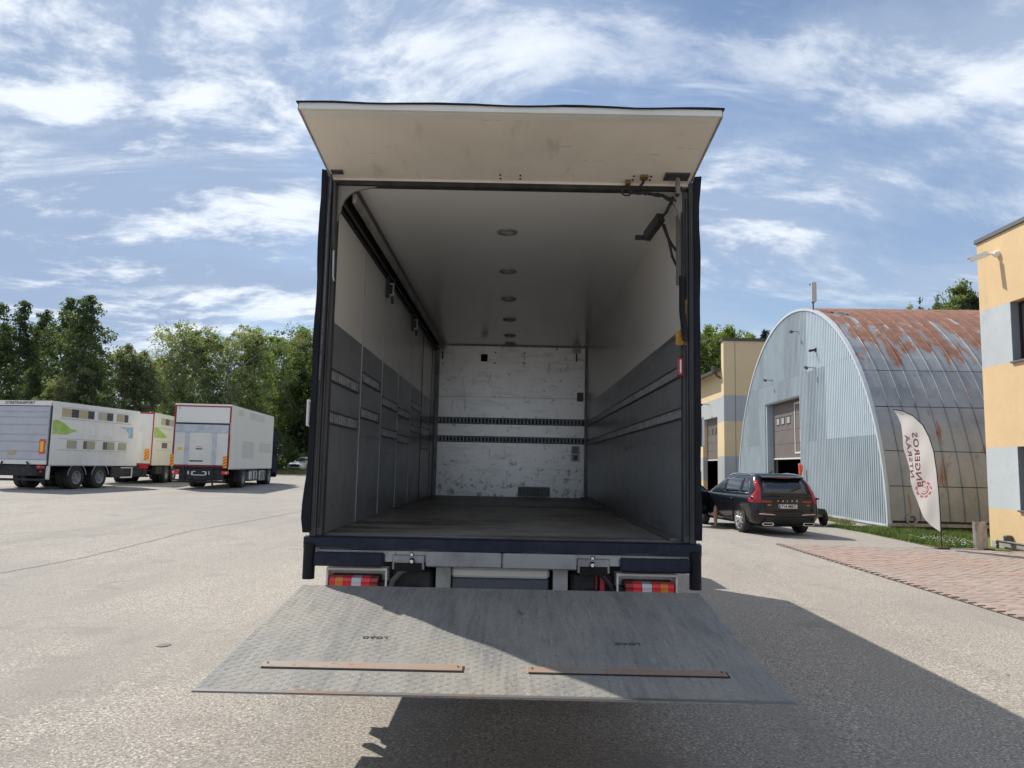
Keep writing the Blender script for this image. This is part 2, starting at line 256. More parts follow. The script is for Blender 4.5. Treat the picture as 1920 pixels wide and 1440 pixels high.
def leaf_mat(name, c1, c2, tr):
    m = bpy.data.materials.new(name); m.use_nodes = True; N = m.node_tree.nodes; L = m.node_tree.links
    b = N['Principled BSDF']; b.inputs['Roughness'].default_value = 0.6; b.inputs['Specular IOR Level'].default_value = .25
    t = N.new('ShaderNodeBsdfTranslucent'); mx = N.new('ShaderNodeMixShader'); mx.inputs[0].default_value = 0.38
    tc = N.new('ShaderNodeTexCoord'); n = N.new('ShaderNodeTexNoise'); n.inputs['Scale'].default_value = 0.55; n.inputs['Detail'].default_value = 6
    L.new(tc.outputs['Object'], n.inputs['Vector']); mr = N.new('ShaderNodeMapRange'); mr.inputs[1].default_value = .36; mr.inputs[2].default_value = .64
    L.new(n.outputs[0], mr.inputs[0]); c = N.new('ShaderNodeMix'); c.data_type = 'RGBA'; L.new(mr.outputs[0], c.inputs[0])
    c.inputs[6].default_value = (*c1, 1); c.inputs[7].default_value = (*c2, 1)
    oi = N.new('ShaderNodeObjectInfo'); h = N.new('ShaderNodeHueSaturation'); m2 = N.new('ShaderNodeMapRange'); L.new(oi.outputs['Random'], m2.inputs[0])
    m2.inputs[3].default_value = .8; m2.inputs[4].default_value = 1.2; L.new(m2.outputs[0], h.inputs['Value']); L.new(c.outputs[2], h.inputs['Color'])
    L.new(h.outputs[0], b.inputs['Base Color'])
    g2 = N.new('ShaderNodeMix'); g2.data_type = 'RGBA'; g2.blend_type = 'MULTIPLY'; g2.inputs[0].default_value = 1; L.new(h.outputs[0], g2.inputs[6]); g2.inputs[7].default_value = (*tr, 1)
    L.new(g2.outputs[2], t.inputs[0]); L.new(b.outputs[0], mx.inputs[1]); L.new(t.outputs[0], mx.inputs[2]); L.new(mx.outputs[0], N['Material Output'].inputs[0])
    return m
M['leaf_dark'] = leaf_mat('leaf_dark', (0.060, 0.078, 0.042), (0.115, 0.138, 0.072), (1.6, 2.0, .7))
M['leaf_mid'] = leaf_mat('leaf_mid', (0.115, 0.138, 0.060), (0.195, 0.215, 0.10), (1.8, 2.2, .7))
M['leaf_light'] = leaf_mat('leaf_light', (0.12, 0.16, 0.04), (0.20, 0.24, 0.07), (2.0, 2.2, .6))
M['leaf_willow'] = leaf_mat('leaf_willow', (0.155, 0.170, 0.098), (0.25, 0.262, 0.155), (1.6, 1.8, .7))
M['needle'] = leaf_mat('needles', (0.018, 0.035, 0.016), (0.04, 0.062, 0.026), (1.2, 1.4, .7))

class MB:
    def __init__(s): s.v = []; s.f = []; s.mi = []; s.m = 0
    def add(s, vs, fs):
        o = len(s.v); s.v += [tuple(v) for v in vs]; s.f += [tuple(o+i for i in f) for f in fs]; s.mi += [s.m]*len(fs); return s
    def box(s, x0, x1, y0, y1, z0, z1, c=0.0):
        if x0 > x1: x0, x1 = x1, x0
        if y0 > y1: y0, y1 = y1, y0
        if z0 > z1: z0, z1 = z1, z0
        c = min(c, (x1-x0)*.3, (y1-y0)*.3, (z1-z0)*.3)
        if c <= 0:
            return s.add([(x, y, z) for x in (x0, x1) for y in (y0, y1) for z in (z0, z1)],
                  [(0, 1, 3, 2), (4, 6, 7, 5), (0, 4, 5, 1), (2, 3, 7, 6), (0, 2, 6, 4), (1, 5, 7, 3)])
        bm = bmesh.new(); bmesh.ops.create_cube(bm, size=1)
        for v in bm.verts: v.co = Vector(((x0+x1)/2+v.co.x*(x1-x0), (y0+y1)/2+v.co.y*(y1-y0), (z0+z1)/2+v.co.z*(z1-z0)))
        bmesh.ops.bevel(bm, geom=bm.edges[:], offset=c, segments=1, affect='EDGES')
        bm.verts.index_update(); s.add([v.co for v in bm.verts], [[v.index for v in f.verts] for f in bm.faces]); bm.free(); return s
    def obox(s, c, ax, ay, az, hx, hy, hz):
        c, ax, ay, az = Vector(c), Vector(ax).normalized(), Vector(ay).normalized(), Vector(az).normalized()
        return s.add([c+ax*hx*i+ay*hy*j+az*hz*k for i in (-1, 1) for j in (-1, 1) for k in (-1, 1)],
                  [(0, 1, 3, 2), (4, 6, 7, 5), (0, 4, 5, 1), (2, 3, 7, 6), (0, 2, 6, 4), (1, 5, 7, 3)])
    def tube(s, pts, r, n=8, cap=True, closed=False):
        pts = [Vector(p) for p in pts]; rs = r if isinstance(r, (list, tuple)) else [r]*len(pts); rings = []
        up = None
        for i, p in enumerate(pts):
            a = pts[i-1] if (i > 0 or closed) else p; b = pts[(i+1) % len(pts)] if (i < len(pts)-1 or closed) else p
            t = (b-a).normalized()
            if up is None: up = t.orthogonal().normalized()
            up = (up - t*up.dot(t)); up = up.normalized() if up.length > 1e-6 else t.orthogonal().normalized()
            q = t.cross(up); rings.append([p+(up*math.cos(2*math.pi*k/n)+q*math.sin(2*math.pi*k/n))*rs[i] for k in range(n)])
        fs = []; m = len(pts)
        for i in range(m if closed else m-1):
            j = (i+1) % m
            for k in range(n): fs.append((i*n+k, i*n+(k+1) % n, j*n+(k+1) % n, j*n+k))
        if cap and not closed: fs.append(tuple(range(n))[::-1]); fs.append(tuple((m-1)*n+k for k in range(n)))
        return s.add([v for r_ in rings for v in r_], fs)
    def prism(s, poly, a, b, axis='y'):
        # poly in the plane normal to axis, extruded a..b
        def P(u, v, w): return {'y': (u, w, v), 'x': (w, u, v), 'z': (u, v, w)}[axis]
        n = len(poly)
        return s.add([P(u, v, a) for u, v in poly]+[P(u, v, b) for u, v in poly],
              [tuple(range(n))[::-1], tuple(range(n, 2*n))]+[(i, (i+1) % n, n+(i+1) % n, n+i) for i in range(n)])
    def lathe(s, prof, c, axis='x', n=24):
        vs = []; fs = []; m = len(prof)
        for k in range(n):
            a = 2*math.pi*k/n
            for (h, r) in prof:
                u, v = r*math.cos(a), r*math.sin(a)
                vs.append({'x': (c[0]+h, c[1]+u, c[2]+v), 'y': (c[0]+u, c[1]+h, c[2]+v), 'z': (c[0]+u, c[1]+v, c[2]+h)}[axis])
        for k in range(n):
            k2 = (k+1) % n
            for i in range(m-1): fs.append((k*m+i, k*m+i+1, k2*m+i+1, k2*m+i))
        return s.add(vs, fs)
    def mesh(s, name, mats, smooth=False):
        me = bpy.data.meshes.new(name); me.from_pydata(s.v, [], s.f)
        mats = mats if isinstance(mats, (list, tuple)) else [mats]
        for m in mats: me.materials.append(M[m] if isinstance(m, str) else m)
        if len(mats) > 1: me.polygons.foreach_set('material_index', s.mi)
        bm = bmesh.new(); bm.from_mesh(me); bmesh.ops.recalc_face_normals(bm, faces=bm.faces[:]); bm.to_mesh(me); bm.free()
        if smooth:
            me.polygons.foreach_set('use_smooth', [True]*len(me.polygons))
            try: me.set_sharp_from_angle(angle=R_(38))
            except Exception: pass
        me.update(); return me
    def build(s, name, mats, parent=None, smooth=False, **k):
        o = bpy.data.objects.new(name, s.mesh(name, mats, smooth)); COL.objects.link(o)
        if parent: o.parent = parent
        tag(o, **k); return o
def tag(o, label=None, cat=None, group=None, kind=None):
    if label: o['label'] = label
    if cat: o['category'] = cat
    if group: o['group'] = group
    if kind: o['kind'] = kind
    return o
def thing(name, label, cat, loc=(0, 0, 0), rz=0, group=None):
    o = bpy.data.objects.new(name, None); COL.objects.link(o); o.location = loc; o.rotation_euler = (0, 0, rz); o.empty_display_size = .3
    return tag(o, label, cat, group)
def cp(o, parent=None, loc=None):
    c = o.copy(); COL.objects.link(c); c.parent = parent
    if loc is not None: c.location = loc
    for ch in o.children: cp(ch, c)
    return c
def text(s, size, m, parent, loc, rot=(0, 0, 0), name='lettering', mirror=False, bold=0.0, sx=1.0, ext=0.001, align='CENTER', space=1.0):
    cu = bpy.data.curves.new(name, 'FONT'); cu.body = s; cu.size = size; cu.align_x = align; cu.align_y = 'CENTER'; cu.offset = bold; cu.extrude = ext; cu.resolution_u = 3; cu.space_character = space
    t = bpy.data.objects.new('tmp_text', cu); COL.objects.link(t); dg = bpy.context.evaluated_depsgraph_get(); dg.update()
    me = bpy.data.meshes.new_from_object(t.evaluated_get(dg)); bpy.data.objects.remove(t)
    me.name = name; me.materials.clear(); me.materials.append(M[m])
    o = bpy.data.objects.new(name, me); COL.objects.link(o); o.parent = parent; o.location = loc; o.rotation_euler = rot
    o.scale = (-sx if mirror else sx, 1, 1); return o
def wheel(parent, x, y, r, w, side, rim='rim', rr=None, n=28, spokes=0, alloy=False):
    """side: -1 outer face at -x, +1 at +x. tyre part with rim sub-part"""
    rr = rr or r*.56; h = w/2
    t = MB().lathe([(-h*.8, rr), (-h, rr+.02), (-h, r-.05), (-h*.75, r-.008), (-h*.3, r), (h*.3, r), (h*.75, r-.008), (h, r-.05), (h, rr+.02), (h*.8, rr), (-h*.8, rr)], (0, 0, 0), 'x', n).build('wheel', 'tyre', parent, True)
    t.location = (x, y, r)
    rm = MB(); o = side*h
    if alloy:
        rm.m = 1; rm.lathe([(o*.3, 0.0), (o*.3, rr)], (0, 0, 0), 'x', n); rm.m = 0
        rm.lathe([(o*.98, rr+.004), (o*.9, rr-.02), (o*.6, rr-.03)], (0, 0, 0), 'x', n)
        rm.lathe([(o*.75, .0), (o*.8, .05), (o*.6, .075)], (0, 0, 0), 'x', 12)
        for k in range(5):
            for d in (-.17, .17):
                a = 2*math.pi*k/5+d*.5; b = 2*math.pi*k/5+d*1.5
                p0 = Vector((o*.78, .05*math.cos(a), .05*math.sin(a))); p1 = Vector((o*.92, (rr-.012)*math.cos(b), (rr-.012)*math.sin(b)))
                rm.tube([p0, p1], [.022, .028], 4)
        rm.build('rim', ['alloy', 'black'], t, True)
    else:
        rm.lathe([(o*.97, rr+.004), (o*.85, rr-.03), (o*.35, rr-.06), (o*.30, rr*.62), (o*.55, rr*.52), (o*.6, rr*.34), (o*.85, rr*.32), (o*.9, 0)], (0, 0, 0), 'x', n)
        for k in range(8):
            a = 2*math.pi*k/8; rm.tube([(o*.5, rr*.43*math.cos(a), rr*.43*math.sin(a)), (o*.68, rr*.43*math.cos(a), rr*.43*math.sin(a))], .014, 5)
        rm.build('rim', rim, t, True)
    return t

# ================================================================ GROUND
def build_ground():
    xs = sorted(set([-400, -250, -150, -100] + list(range(-60, 61, 6)) + [100, 150, 250, 400])); ys = sorted(set([-60, -30, -10] + list(range(-9, 81, 6)) + [80, 110, 160, 250, 450]))
    mb = MB(); vs = [(x, y, g(x, y)) for y in ys for x in xs]; n = len(xs)
    fs = [(j*n+i, j*n+i+1, (j+1)*n+i+1, (j+1)*n+i) for j in range(len(ys)-1) for i in range(n-1)]
    mb.add(vs, fs).build('yard_ground', 'asphalt', kind='structure', label='pale worn asphalt yard round the trucks')
    def sheet(name, poly, m, dz, label, step=None):
        return MB().add([(x, y, g(x, y)+dz) for x, y in poly], [tuple(range(len(poly)))]).build(name, m, kind='structure', label=label)
    # far verge and forest floor on the left
    sheet('grass_verge', [(-60, 44), (-30, 50.5), (-24.5, 55), (-19.6, 64), (-14, 80), (-14, 110), (-60, 110)], 'dry_grass', .02, 'dry yellow green grass verge before the woods')
    sheet('far_field', [(-14, 80), (60, 60), (60, 110), (-14, 110)], 'dry_grass', .015, 'grass beyond the buildings')
    sheet('grass_strip_soil', [(10.1, 19.5), (10.28, 17.0), (10.18, 14.2), (10.13, 13.3), (11.04, 12.98), (13.2, 12.98), (16, 13.5), (16, 18.6), (11.7, 18.75)], 'grass', .012, 'green grass strip beside the arched hangar')
    # tar seam across the yard
    pts = [(-8.5, 3.0), (-6.65, 4.95), (-6.59, 5.53), (-6.5, 6.67), (-6.62, 8.6), (-6.78, 11.24), (-6.49, 14.44), (-6.3, 18.5), (-5.8, 24)]
    mb = MB(); rr = random.Random(3); vs = []
    dense = []
    for i in range(len(pts)-1):
        for k in range(14): t = k/14; dense.append((pts[i][0]*(1-t)+pts[i+1][0]*t+rr.uniform(-.02, .02), pts[i][1]*(1-t)+pts[i+1][1]*t))
    for (x, y) in dense: w = rr.uniform(.008, .02); vs += [(x-w, y, g(x, y)+.004), (x+w, y, g(x, y)+.004)]
    mb.add(vs, [(2*i, 2*i+1, 2*i+3, 2*i+2) for i in range(len(dense)-1)]).build('asphalt_seam', mat('seam_tar', (.21, .19, .165), .9), kind='structure', label='dark tar seam in the asphalt on the left')
    c = (-2.92, 1.54); MB().add([(c[0]+(.06)*math.cos(a)*rr.uniform(.7, 1.1), c[1]+.075*math.sin(a)*rr.uniform(.85, 1.1), g(*c)+.006) for a in [k*math.pi/10 for k in range(20)]], [tuple(range(20))]
      ).build('oil_stain', mat('oil', (.17, .155, .135), .7, var=(20, .3)), kind='structure', label='small dark oil stain on the pale asphalt left of the lift platform')
    # brick paved forecourt
    X0, X1, Y0, Y1 = 6.18, 12.0, -1.2, 12.72
    root = sheet('brick_paving', [(X0, Y0), (X1, Y0), (X1, Y1), (X0, Y1)], 'brick_joint', .010, 'red and grey brick paved forecourt beside the yellow building')
    bw, bd, gap, rows = .20, .10, .006, []
    b0 = MB().box(-bw/2+gap/2, bw/2-gap/2, -bd/2+gap/2, bd/2-gap/2, 0, .022, .004).mesh('brick', 'brick')
    # material varies per object: colours by world noise for the joined rest too
    rest = MB(); cand = []
    j = 0; y = Y0+bd/2
    while y < Y1:
        x = X0+bw/2+(bw/2 if j % 2 else 0)
        while x < X1-bw/2: cand.append((x, y)); x += bw
        y += bd; j += 1
    def size(cxy):
        dx, dy = cxy[0]-.063, cxy[1]+5.198
        if dx/dy > .695 or dx/dy < 0: return 0
        return 1/dy
    cand.sort(key=size, reverse=True)
    rr = random.Random(5)
    for k, (x, y) in enumerate(cand):
        z = g(x, y)+rr.uniform(.004, .009); 
        if k < 290:
            o = bpy.data.objects.new('brick', b0); COL.objects.link(o); o.parent = root; o.location = (x, y, z); o.rotation_euler = (rr.uniform(-.012, .012), rr.uniform(-.012, .012), rr.uniform(-.01, .01))
        else:
            t = rr.uniform(-.001, .001)
            rest.box(x-bw/2+gap/2, x+bw/2-gap/2, y-bd/2+gap/2, y+bd/2-gap/2, z+t, z+.022+t)
    rest.build('brick_field', mat('paver_field', (0.345, 0.255, 0.215), 0.9, col2=(0.31, 0.285, 0.255), n_scale=0.35, n_lo=.42, n_hi=.6,
        spots=[(5, .45, .7, (.27, .185, .15), .6), (6, .52, .7, (.42, .30, .23), .5, (1, 2, 1)), (40, .55, .7, (.2, .15, .12), .4)]), root, kind='stuff')
    # kerb line at the far edge of the bricks
    MB().box(X0, 10.9, 12.73, 12.79, 0, .03, .006).build('edging_stone', 'concrete', root).location.z = g(8.5, 12.7)-.008
    # oil or dirt none; grass tufts
    def blades(name, region, n, h, label, m='grass_blade', seed=1, wd=.008):
        r = np.random.default_rng(seed); P = np.array(region, float); lo, hi = P.min(0), P.max(0); pts = []
        while len(pts) < n:
            q = r.uniform(lo, hi); ins = False
            for i in range(len(P)):
                a, b = P[i], P[(i+1) % len(P)]
                if (a[1] > q[1]) != (b[1] > q[1]) and q[0] < (b[0]-a[0])*(q[1]-a[1])/(b[1]-a[1])+a[0]: ins = not ins
            if ins: pts.append(q)
        pts = np.array(pts); a = r.uniform(0, 6.28, n); hh = r.uniform(.4, 1, n)**1.2*h*(.6+.6*(np.sin(pts[:, 0]*5+1)*np.sin(pts[:, 1]*3.1)+1)/2); z = np.array([g(*q) for q in pts])+.01
        dx, dy = np.cos(a)*wd, np.sin(a)*wd; lx, ly = r.normal(0, .35, n)*hh, r.normal(0, .35, n)*hh
        v = np.stack([np.stack([pts[:, 0]-dx, pts[:, 1]-dy, z], 1), np.stack([pts[:, 0]+dx, pts[:, 1]+dy, z], 1), np.stack([pts[:, 0]+lx, pts[:, 1]+ly, z+hh], 1)], 1).reshape(-1, 3)
        me = bpy.data.meshes.new(name); me.from_pydata(v.tolist(), [], np.arange(3*n).reshape(-1, 3).tolist()); me.materials.append(M[m])
        o = bpy.data.objects.new(name, me); COL.objects.link(o); tag(o, label, 'grass', kind='stuff')
    blades('grass', [(10.1, 19.5), (10.3, 17.0), (10.22, 14.2), (10.25, 13.3), (11.04, 13.0), (12.2, 15.1), (14.5, 17.9), (11.7, 18.65)], 26000, .17, 'short green grass along the foot of the arched hangar')
    blades('weeds', [(11.2, 20.5), (11.55, 20.5), (11.75, 24.5), (11.35, 24.5)], 1500, .22, 'thin dry weeds along the hangar footing', 'dry_grass', 4)
    blades('verge_grass', [(-27, 52), (-19.0, 66), (-18, 75), (-30, 75)], 14000, .4, 'dry verge grass before the silver car', 'dry_grass', 5, .03)
    # small white clover flowers by the post
    fl = MB(); r2 = random.Random(8)
    for _ in range(130):
        x, y = r2.uniform(10.5, 11.6), r2.uniform(13.1, 15.2); z = g(x, y)+r2.uniform(.08, .15); fl.box(x-.009, x+.009, y-.009, y+.009, z, z+.014)
    fl.build('clover_flowers', 'sign_white', label='small white flowers in the grass by the metal post', cat='flowers', kind='stuff')
build_ground()

# ================================================================ THE MAIN TRUCK
F, HI, L_ = 1.15, 3.615, 7.16     # floor height, ceiling, inner length
def build_main_truck():
    T = thing('box_truck', 'big white box truck with open rear, raised top flap and lowered tail lift', 'truck', (0, 0, 0))
    # --- exterior shell (each wall its own mesh; interiors are liners below)
    MB().box(1.27, 1.30, .06, 7.3, .98, 3.78, .004).build('right_outer_panel', 'white_paint', T)
    MB().box(-1.30, -1.27, .06, 7.3, .98, 3.78, .004).build('left_outer_panel', 'white_paint', T)
    MB().box(-1.268, 1.268, 7.20, 7.28, .98, 3.77).build('front_outer_panel', 'white_paint', T)
    MB().box(-1.268, 1.268, .03, 7.19, 3.64, 3.775, .01).build('roof', 'white_paint', T)
    MB().box(-1.24, 1.24, .08, 7.16, 3.615, 3.638).build('ceiling', 'ceiling', T)
    # --- floor
    MB().box(-1.262, 1.262, .10, 7.19, 1.03, F).build('cargo_floor', 'floor_ply', T)
    MB().box(-1.24, 1.24, .003, .098, 1.05, F-.002, .008).build('rear_sill', 'sill_metal', T)
    # --- bulkhead
    bk = MB().box(-1.24, 1.24, 7.162, 7.198, F, HI).build('bulkhead', 'back_wall', T)
    MB().box(-1.19, 1.24, 7.158, 7.1615, 2.752, 2.758).build('panel_joint', 'alu_dull', bk)
    MB().box(-1.24, 1.24, 7.14, 7.161, 3.598, 3.614).build('corner_trim', 'alu_dull', bk)
    MB().box(1.205, 1.238, 7.12, 7.161, F, 3.59).build('corner_trim', 'alu_dull', bk)
    v = MB(); v.m = 0; v.box(.141, .661, 7.150, 7.161, F+.005, 1.317)
    v.m = 1
    for i in range(22): v.box(.155+i*.0228, .166+i*.0228, 7.146, 7.1495, F+.02, 1.30)
    v.build('floor_vent', ['alu_dull', 'rail'], bk)
    v = MB(); v.m = 0; v.box(-.508, -.399, 7.152, 7.161, 3.346, 3.464, .02); v.build('round_cornered_hatch', 'slot', bk)
    s = MB(); s.m = 0; s.box(1.0, 1.13, 7.13, 7.161, 1.74, 1.985, .012); s.m = 1; s.box(1.02, 1.11, 7.124, 7.1295, 1.86, 1.97, .006); s.m = 2; s.box(1.03, 1.10, 7.126, 7.1295, 1.76, 1.84)
    s.build('socket_box', ['alu', 'alu_dull', 'rail'], bk)
    MB().box(1.08, 1.187, 7.156, 7.161, 2.714, 2.861).build('grey_sticker', mat('grey_tape', (.25, .25, .25), .7), bk)
    for x in (-1.14, 1.065):
        q = MB(); q.m = 0; q.box(x-.012, x+.012, 7.15, 7.161, 3.37, 3.50); q.m = 1; q.box(x-.07, x+.07, 7.157, 7.161, 3.505, 3.59); q.build('strap_anchor', [mat('rusty_brown', (.14, .06, .02), .8), 'old_white'], bk)
    for x in (-.271, .212):
        for z in (3.497, 3.325): MB().lathe([(-.004, 0), (-.004, .012), (0, .014)], (x, 7.161, z), 'y', 8).build('rivet', 'slot', bk)
    def lash(parent, axis, a0, a1, wall, zc, into, h=.108, pitch=.058, name='lashing_rail', bright='rail_bright'):
        """channel rail along an axis; wall = coordinate of wall surface, into = direction into the room"""
        m = MB(); w0, w1, w2 = wall+into*.001, wall+into*.004, wall+into*.012
        def bx(a, b, p, q, z0, z1):
            if axis == 'x': m.box(a, b, p, q, z0, z1)
            else: m.box(p, q, a, b, z0, z1)
        m.m = 1; bx(a0, a1, w0, w1, zc-h*.34, zc+h*.34)
        m.m = 0; bx(a0, a1, w0, w2, zc+h*.36, zc+h/2); bx(a0, a1, w0, w2, zc-h/2, zc-h*.36)
        m.m = 2; t = a0+pitch*.6
        while t < a1-pitch*.4:
            bx(t-.012, t+.012, w1, w2-into*.002, zc-h*.36, zc+h*.36); t += pitch
        return m.build(name, ['rail', 'rail_web', bright], parent)
    lash(bk, 'x', -1.205, 1.215, 7.162, 2.365, -1, .108)
    lash(bk, 'x', -1.20, 1.22, 7.162, 2.065, -1, .104)
    # --- left side: folding door panels
    seams = [.08, 1.139, 2.144, 3.173, 4.193, 5.312, 6.508, 7.16]; up = [2.255, 2.365, 2.25, 2.225, 2.39, 2.20, 2.2]; zb = 2.635
    for i in range(7):
        y0, y1 = seams[i]+.006, seams[i+1]-.006
        P = MB().box(-1.262, -1.240, y0, y1, F+.004, 3.46).build('side_door_panel', 'white_liner', T)
        MB().box(-1.2395, -1.2365, y0, y1, F+.006, zb).build('kick_liner', 'grey_liner' if i < 4 else mat('worn_reflection_liner', (.26, .26, .255), .35, col2=(.15, .15, .155), n_scale=2.5, spots=[(12, .6, .68, (.04, .04, .04), .6)]), P)  # deep panels: bulkhead's reflection put into a paler grey, dark scuffs on top
        MB().box(-1.2365, -1.229, y1-.004, y1+.008, F+.01, 3.44, .002).build('edge_seal', 'alu' if i in (0, 1, 2, 3) else 'track', P)
        if i < 6:
            r0 = y0+.035 if i else y0; r1 = y1-.09 if i < 2 else y1-.03
            lash(P, 'y', r0, r1, -1.2365, up[i], 1, .095)
            lash(P, 'y', r0, r1, -1.2365, up[i]-.30, 1, .095)
    # overhead door track along the left
    tr = MB(); 
    tr.box(-1.262, -1.10, .08, 6.9, 3.575, 3.614, .004); tr.box(-1.262, -1.225, .08, 6.9, 3.47, 3.574, .004)
    tr.m = 1; tr.box(-1.135, -1.105, .08, 6.92, 3.50, 3.574, .004); tr.m = 0; tr.box(-1.205, -1.185, .08, 6.9, 3.49, 3.574)
    tk = tr.build('door_track', ['track', 'alu_dull'], T)
    for y, s in ((2.1, 1.0), (3.95, .7)):  # two hangers
        q = MB(); q.m = 0; q.box(-1.225, -1.19, y, y+.02, 3.26, 3.47); q.m = 1
        q.box(-1.205, -1.15, y+.03, y+.04, 3.29, 3.302); q.box(-1.205, -1.15, y+.03, y+.04, 3.40, 3.412); q.box(-1.162, -1.15, y+.03, y+.04, 3.302, 3.40); q.m = 0; q.box(-1.20, -1.165, y+.05, y+.11, 3.30, 3.42)
        q.tube([(-1.17, y+.05, 3.28), (-1.165, y+.06, 3.21)], .014, 6)
        q.build('roller_hanger', ['track', 'alu'], tk)
    MB().box(-1.24, -1.185, 7.09, 7.16, F, 3.57, .006).build('corner_post', 'alu_dull', T)
    # --- right side: fixed wall
    rw = MB().box(1.240, 1.262, .08, 7.16, F+.002, HI).build('right_wall', 'white_liner', T)
    MB().box(1.2365, 1.2395, .09, 7.15, F+.006, zb).build('kick_liner', 'grey_liner', rw)
    lash(rw, 'y', .06+.03, 7.1, 1.2365, 2.335, -1, .085)
    lash(rw, 'y', .06+.03, 7.1, 1.2365, 2.035, -1, .085)
    MB().box(1.15, 1.236, .10, 7.15, F+.001, F+.02, .005).build('floor_edging', 'sill_metal', rw)
    # ceiling lights
    l0 = None
    for y in (1.04, 2.34, 3.63, 4.91, 6.18, 6.95):
        m = MB(); m.m = 0; m.lathe([(0, .088), (-.012, .086), (-.018, .072), (-.012, .058)], (0, 0, 0), 'z', 24); m.m = 1; m.lathe([(-.008, .058), (-.011, .03), (-.012, 0)], (0, 0, 0), 'z', 16)
        if l0 is None: l0 = m.build('ceiling_lamp', ['alu_dull', 'clear_lens'], T, True); l0.location = (-.03, y, 3.6145)
        else: cp(l0, T, (-.03, y, 3.6145))
    # --- rear frame
    for s in (-1, 1):
        p = MB(); p.m = 0
        p.box(s*1.222, s*1.262, 0, .075, F+.0, 3.60, .004); p.box(s*1.262, s*1.305, -.012, .06, 1.13, 3.665, .004)
        p.m = 1; p.box(s*1.243, s*1.251, -.018, -.001, 1.2, 3.55, .002); p.box(s*1.276, s*1.284, -.02, -.0125, 1.2, 3.5)
        p.build('rear_door_post', ['post', 'track'], T)
        # rubber side seal, slightly wavy
        r2 = random.Random(9+s); pts = []
        n = 26; vs = []; 
        for i in range(n+1):
            z = 1.17+(3.70-1.17)*i/n; wob = .003*math.sin(i*.7+s)+r2.uniform(-.0015, .0015)
            flare = (.022*math.exp(-((z-1.30)/.18)**2) if s < 0 else .012*math.exp(-((z-3.68)/.1)**2))
            inner, outer = s*(1.297), s*(1.335+flare+wob)
            vs += [(inner, -.03, z), (outer, -.035-.01*math.sin(i), z), (outer, -.015, z), (inner, .02, z)]
        fs = []
        for i in range(n):
            for k in range(4): fs.append((i*4+k, i*4+(k+1) % 4, (i+1)*4+(k+1) % 4, (i+1)*4+k))
        fs += [(0, 1, 2, 3), tuple(n*4+k for k in (3, 2, 1, 0))]
        MB().add(vs, fs).build('side_seal', 'rubber', T)
        # curved gusset in the top corner
        arc = [(s*1.222, 3.60), (s*1.222, 3.34)] + [(s*(1.045+.155*math.cos(t)), 3.40+.175*math.sin(t)) for t in [0.05, .3, .6, .9, 1.2, 1.5]] + [(s*.95, 3.60)]
        MB().prism(arc, .008, .03, 'y').build('corner_gusset', 'gusset', T)
        # marker lamp on the flank
        MB().box(s*1.336, s*1.352, -.06, .03, 1.80 if s > 0 else 1.885, 2.0 if s > 0 else 2.065, .006).build('side_marker_lamp', 'clear_lens', T)
    hd = MB(); hd.m = 0; hd.box(-1.22, 1.22, -.005, .07, 3.605, 3.638, .003); hd.m = 1; hd.box(-1.262, 1.262, .0, .06, 3.639, 3.70)
    hd.build('header_beam', ['dark_trim', 'flap'], T)
    # stiffener strip and hook on the left post
    MB().tube([(-1.262, -.045, 3.66), (-1.268, -.05, 3.3), (-1.27, -.05, 2.6), (-1.275, -.05, 2.2)], .008, 6).build('gas_strut', 'rail', T, True)
    c = MB(); c.m = 0; c.tube([(-1.235, -.04, 3.62), (-1.232, -.03, 3.3), (-1.228, -.02, 3.12)], .012, 6); c.m = 1; c.tube([(-1.228, -.02, 3.12), (-1.223, -.02, 2.93), (-1.215, -.02, 2.90)], .007, 6)
    c.build('pull_cord', ['track', 'alu'], T, True)
    # --- raised top flap, hinge at (y=0,z=3.665) to (y=-.84,z=3.76)
    a = Vector((0, -.01, 3.655)); b = Vector((0, -.845, 3.755)); d = (b-a).normalized(); nrm = Vector((0, -d.z, d.y)); nrm = nrm if nrm.z > 0 else -nrm
    fl = MB(); ln = (b-a).length
    fl.obox(a+d*ln/2+nrm*.017, (1, 0, 0), d, nrm, 1.268, ln/2, .0165)
    flap = fl.build('top_flap', 'flap', T)
    MB().obox(a+d*(ln-.04)+nrm*-.004, (1, 0, 0), d, nrm, 1.245, .028, .004).build('flap_edge_strip', 'old_white', flap)
    MB().obox(a+d*(ln+.006)+nrm*.014, (1, 0, 0), d, nrm, 1.27, .006, .02).build('flap_rim', 'old_white', flap)
    for s in (-1, 1): MB().obox(a+d*ln/2+nrm*.016+Vector((s*1.274, 0, 0)), (1, 0, 0), d, nrm, .005, ln/2, .021).build('flap_side_trim', 'alu_dull', flap)
    r2 = random.Random(4); vs = []; n = 24
    for i in range(n+1):
        x = -1.285+2.57*i/n; w = .004*math.sin(i*.9)+r2.uniform(-.002, .003)
        for (u, h) in ((-.01, .036), (.022, .030+w), (.022, .040+w), (-.01, .046)): q = a+d*(ln+u)+nrm*h; vs.append((x, q.y, q.z))
    fs = [(i*4+k, i*4+(k+1) % 4, (i+1)*4+(k+1) % 4, (i+1)*4+k) for i in range(n) for k in range(4)]+[(0, 1, 2, 3), (n*4+3, n*4+2, n*4+1, n*4)]
    MB().add(vs, fs).build('flap_seal', 'rubber', flap)
    def on_flap(x, t, dz=0): q = a+d*t-nrm*dz; return Vector((x, q.y, q.z))
    for (x0, x1, t0, t1) in ((1.07, 1.24, .06, .16), (-1.25, -1.17, .06, .11)):
        MB().obox(on_flap((x0+x1)/2, (t0+t1)/2, .006), (1, 0, 0), d, nrm, (x1-x0)/2, (t1-t0)/2, .005).build('hinge_plate', 'rail', flap)
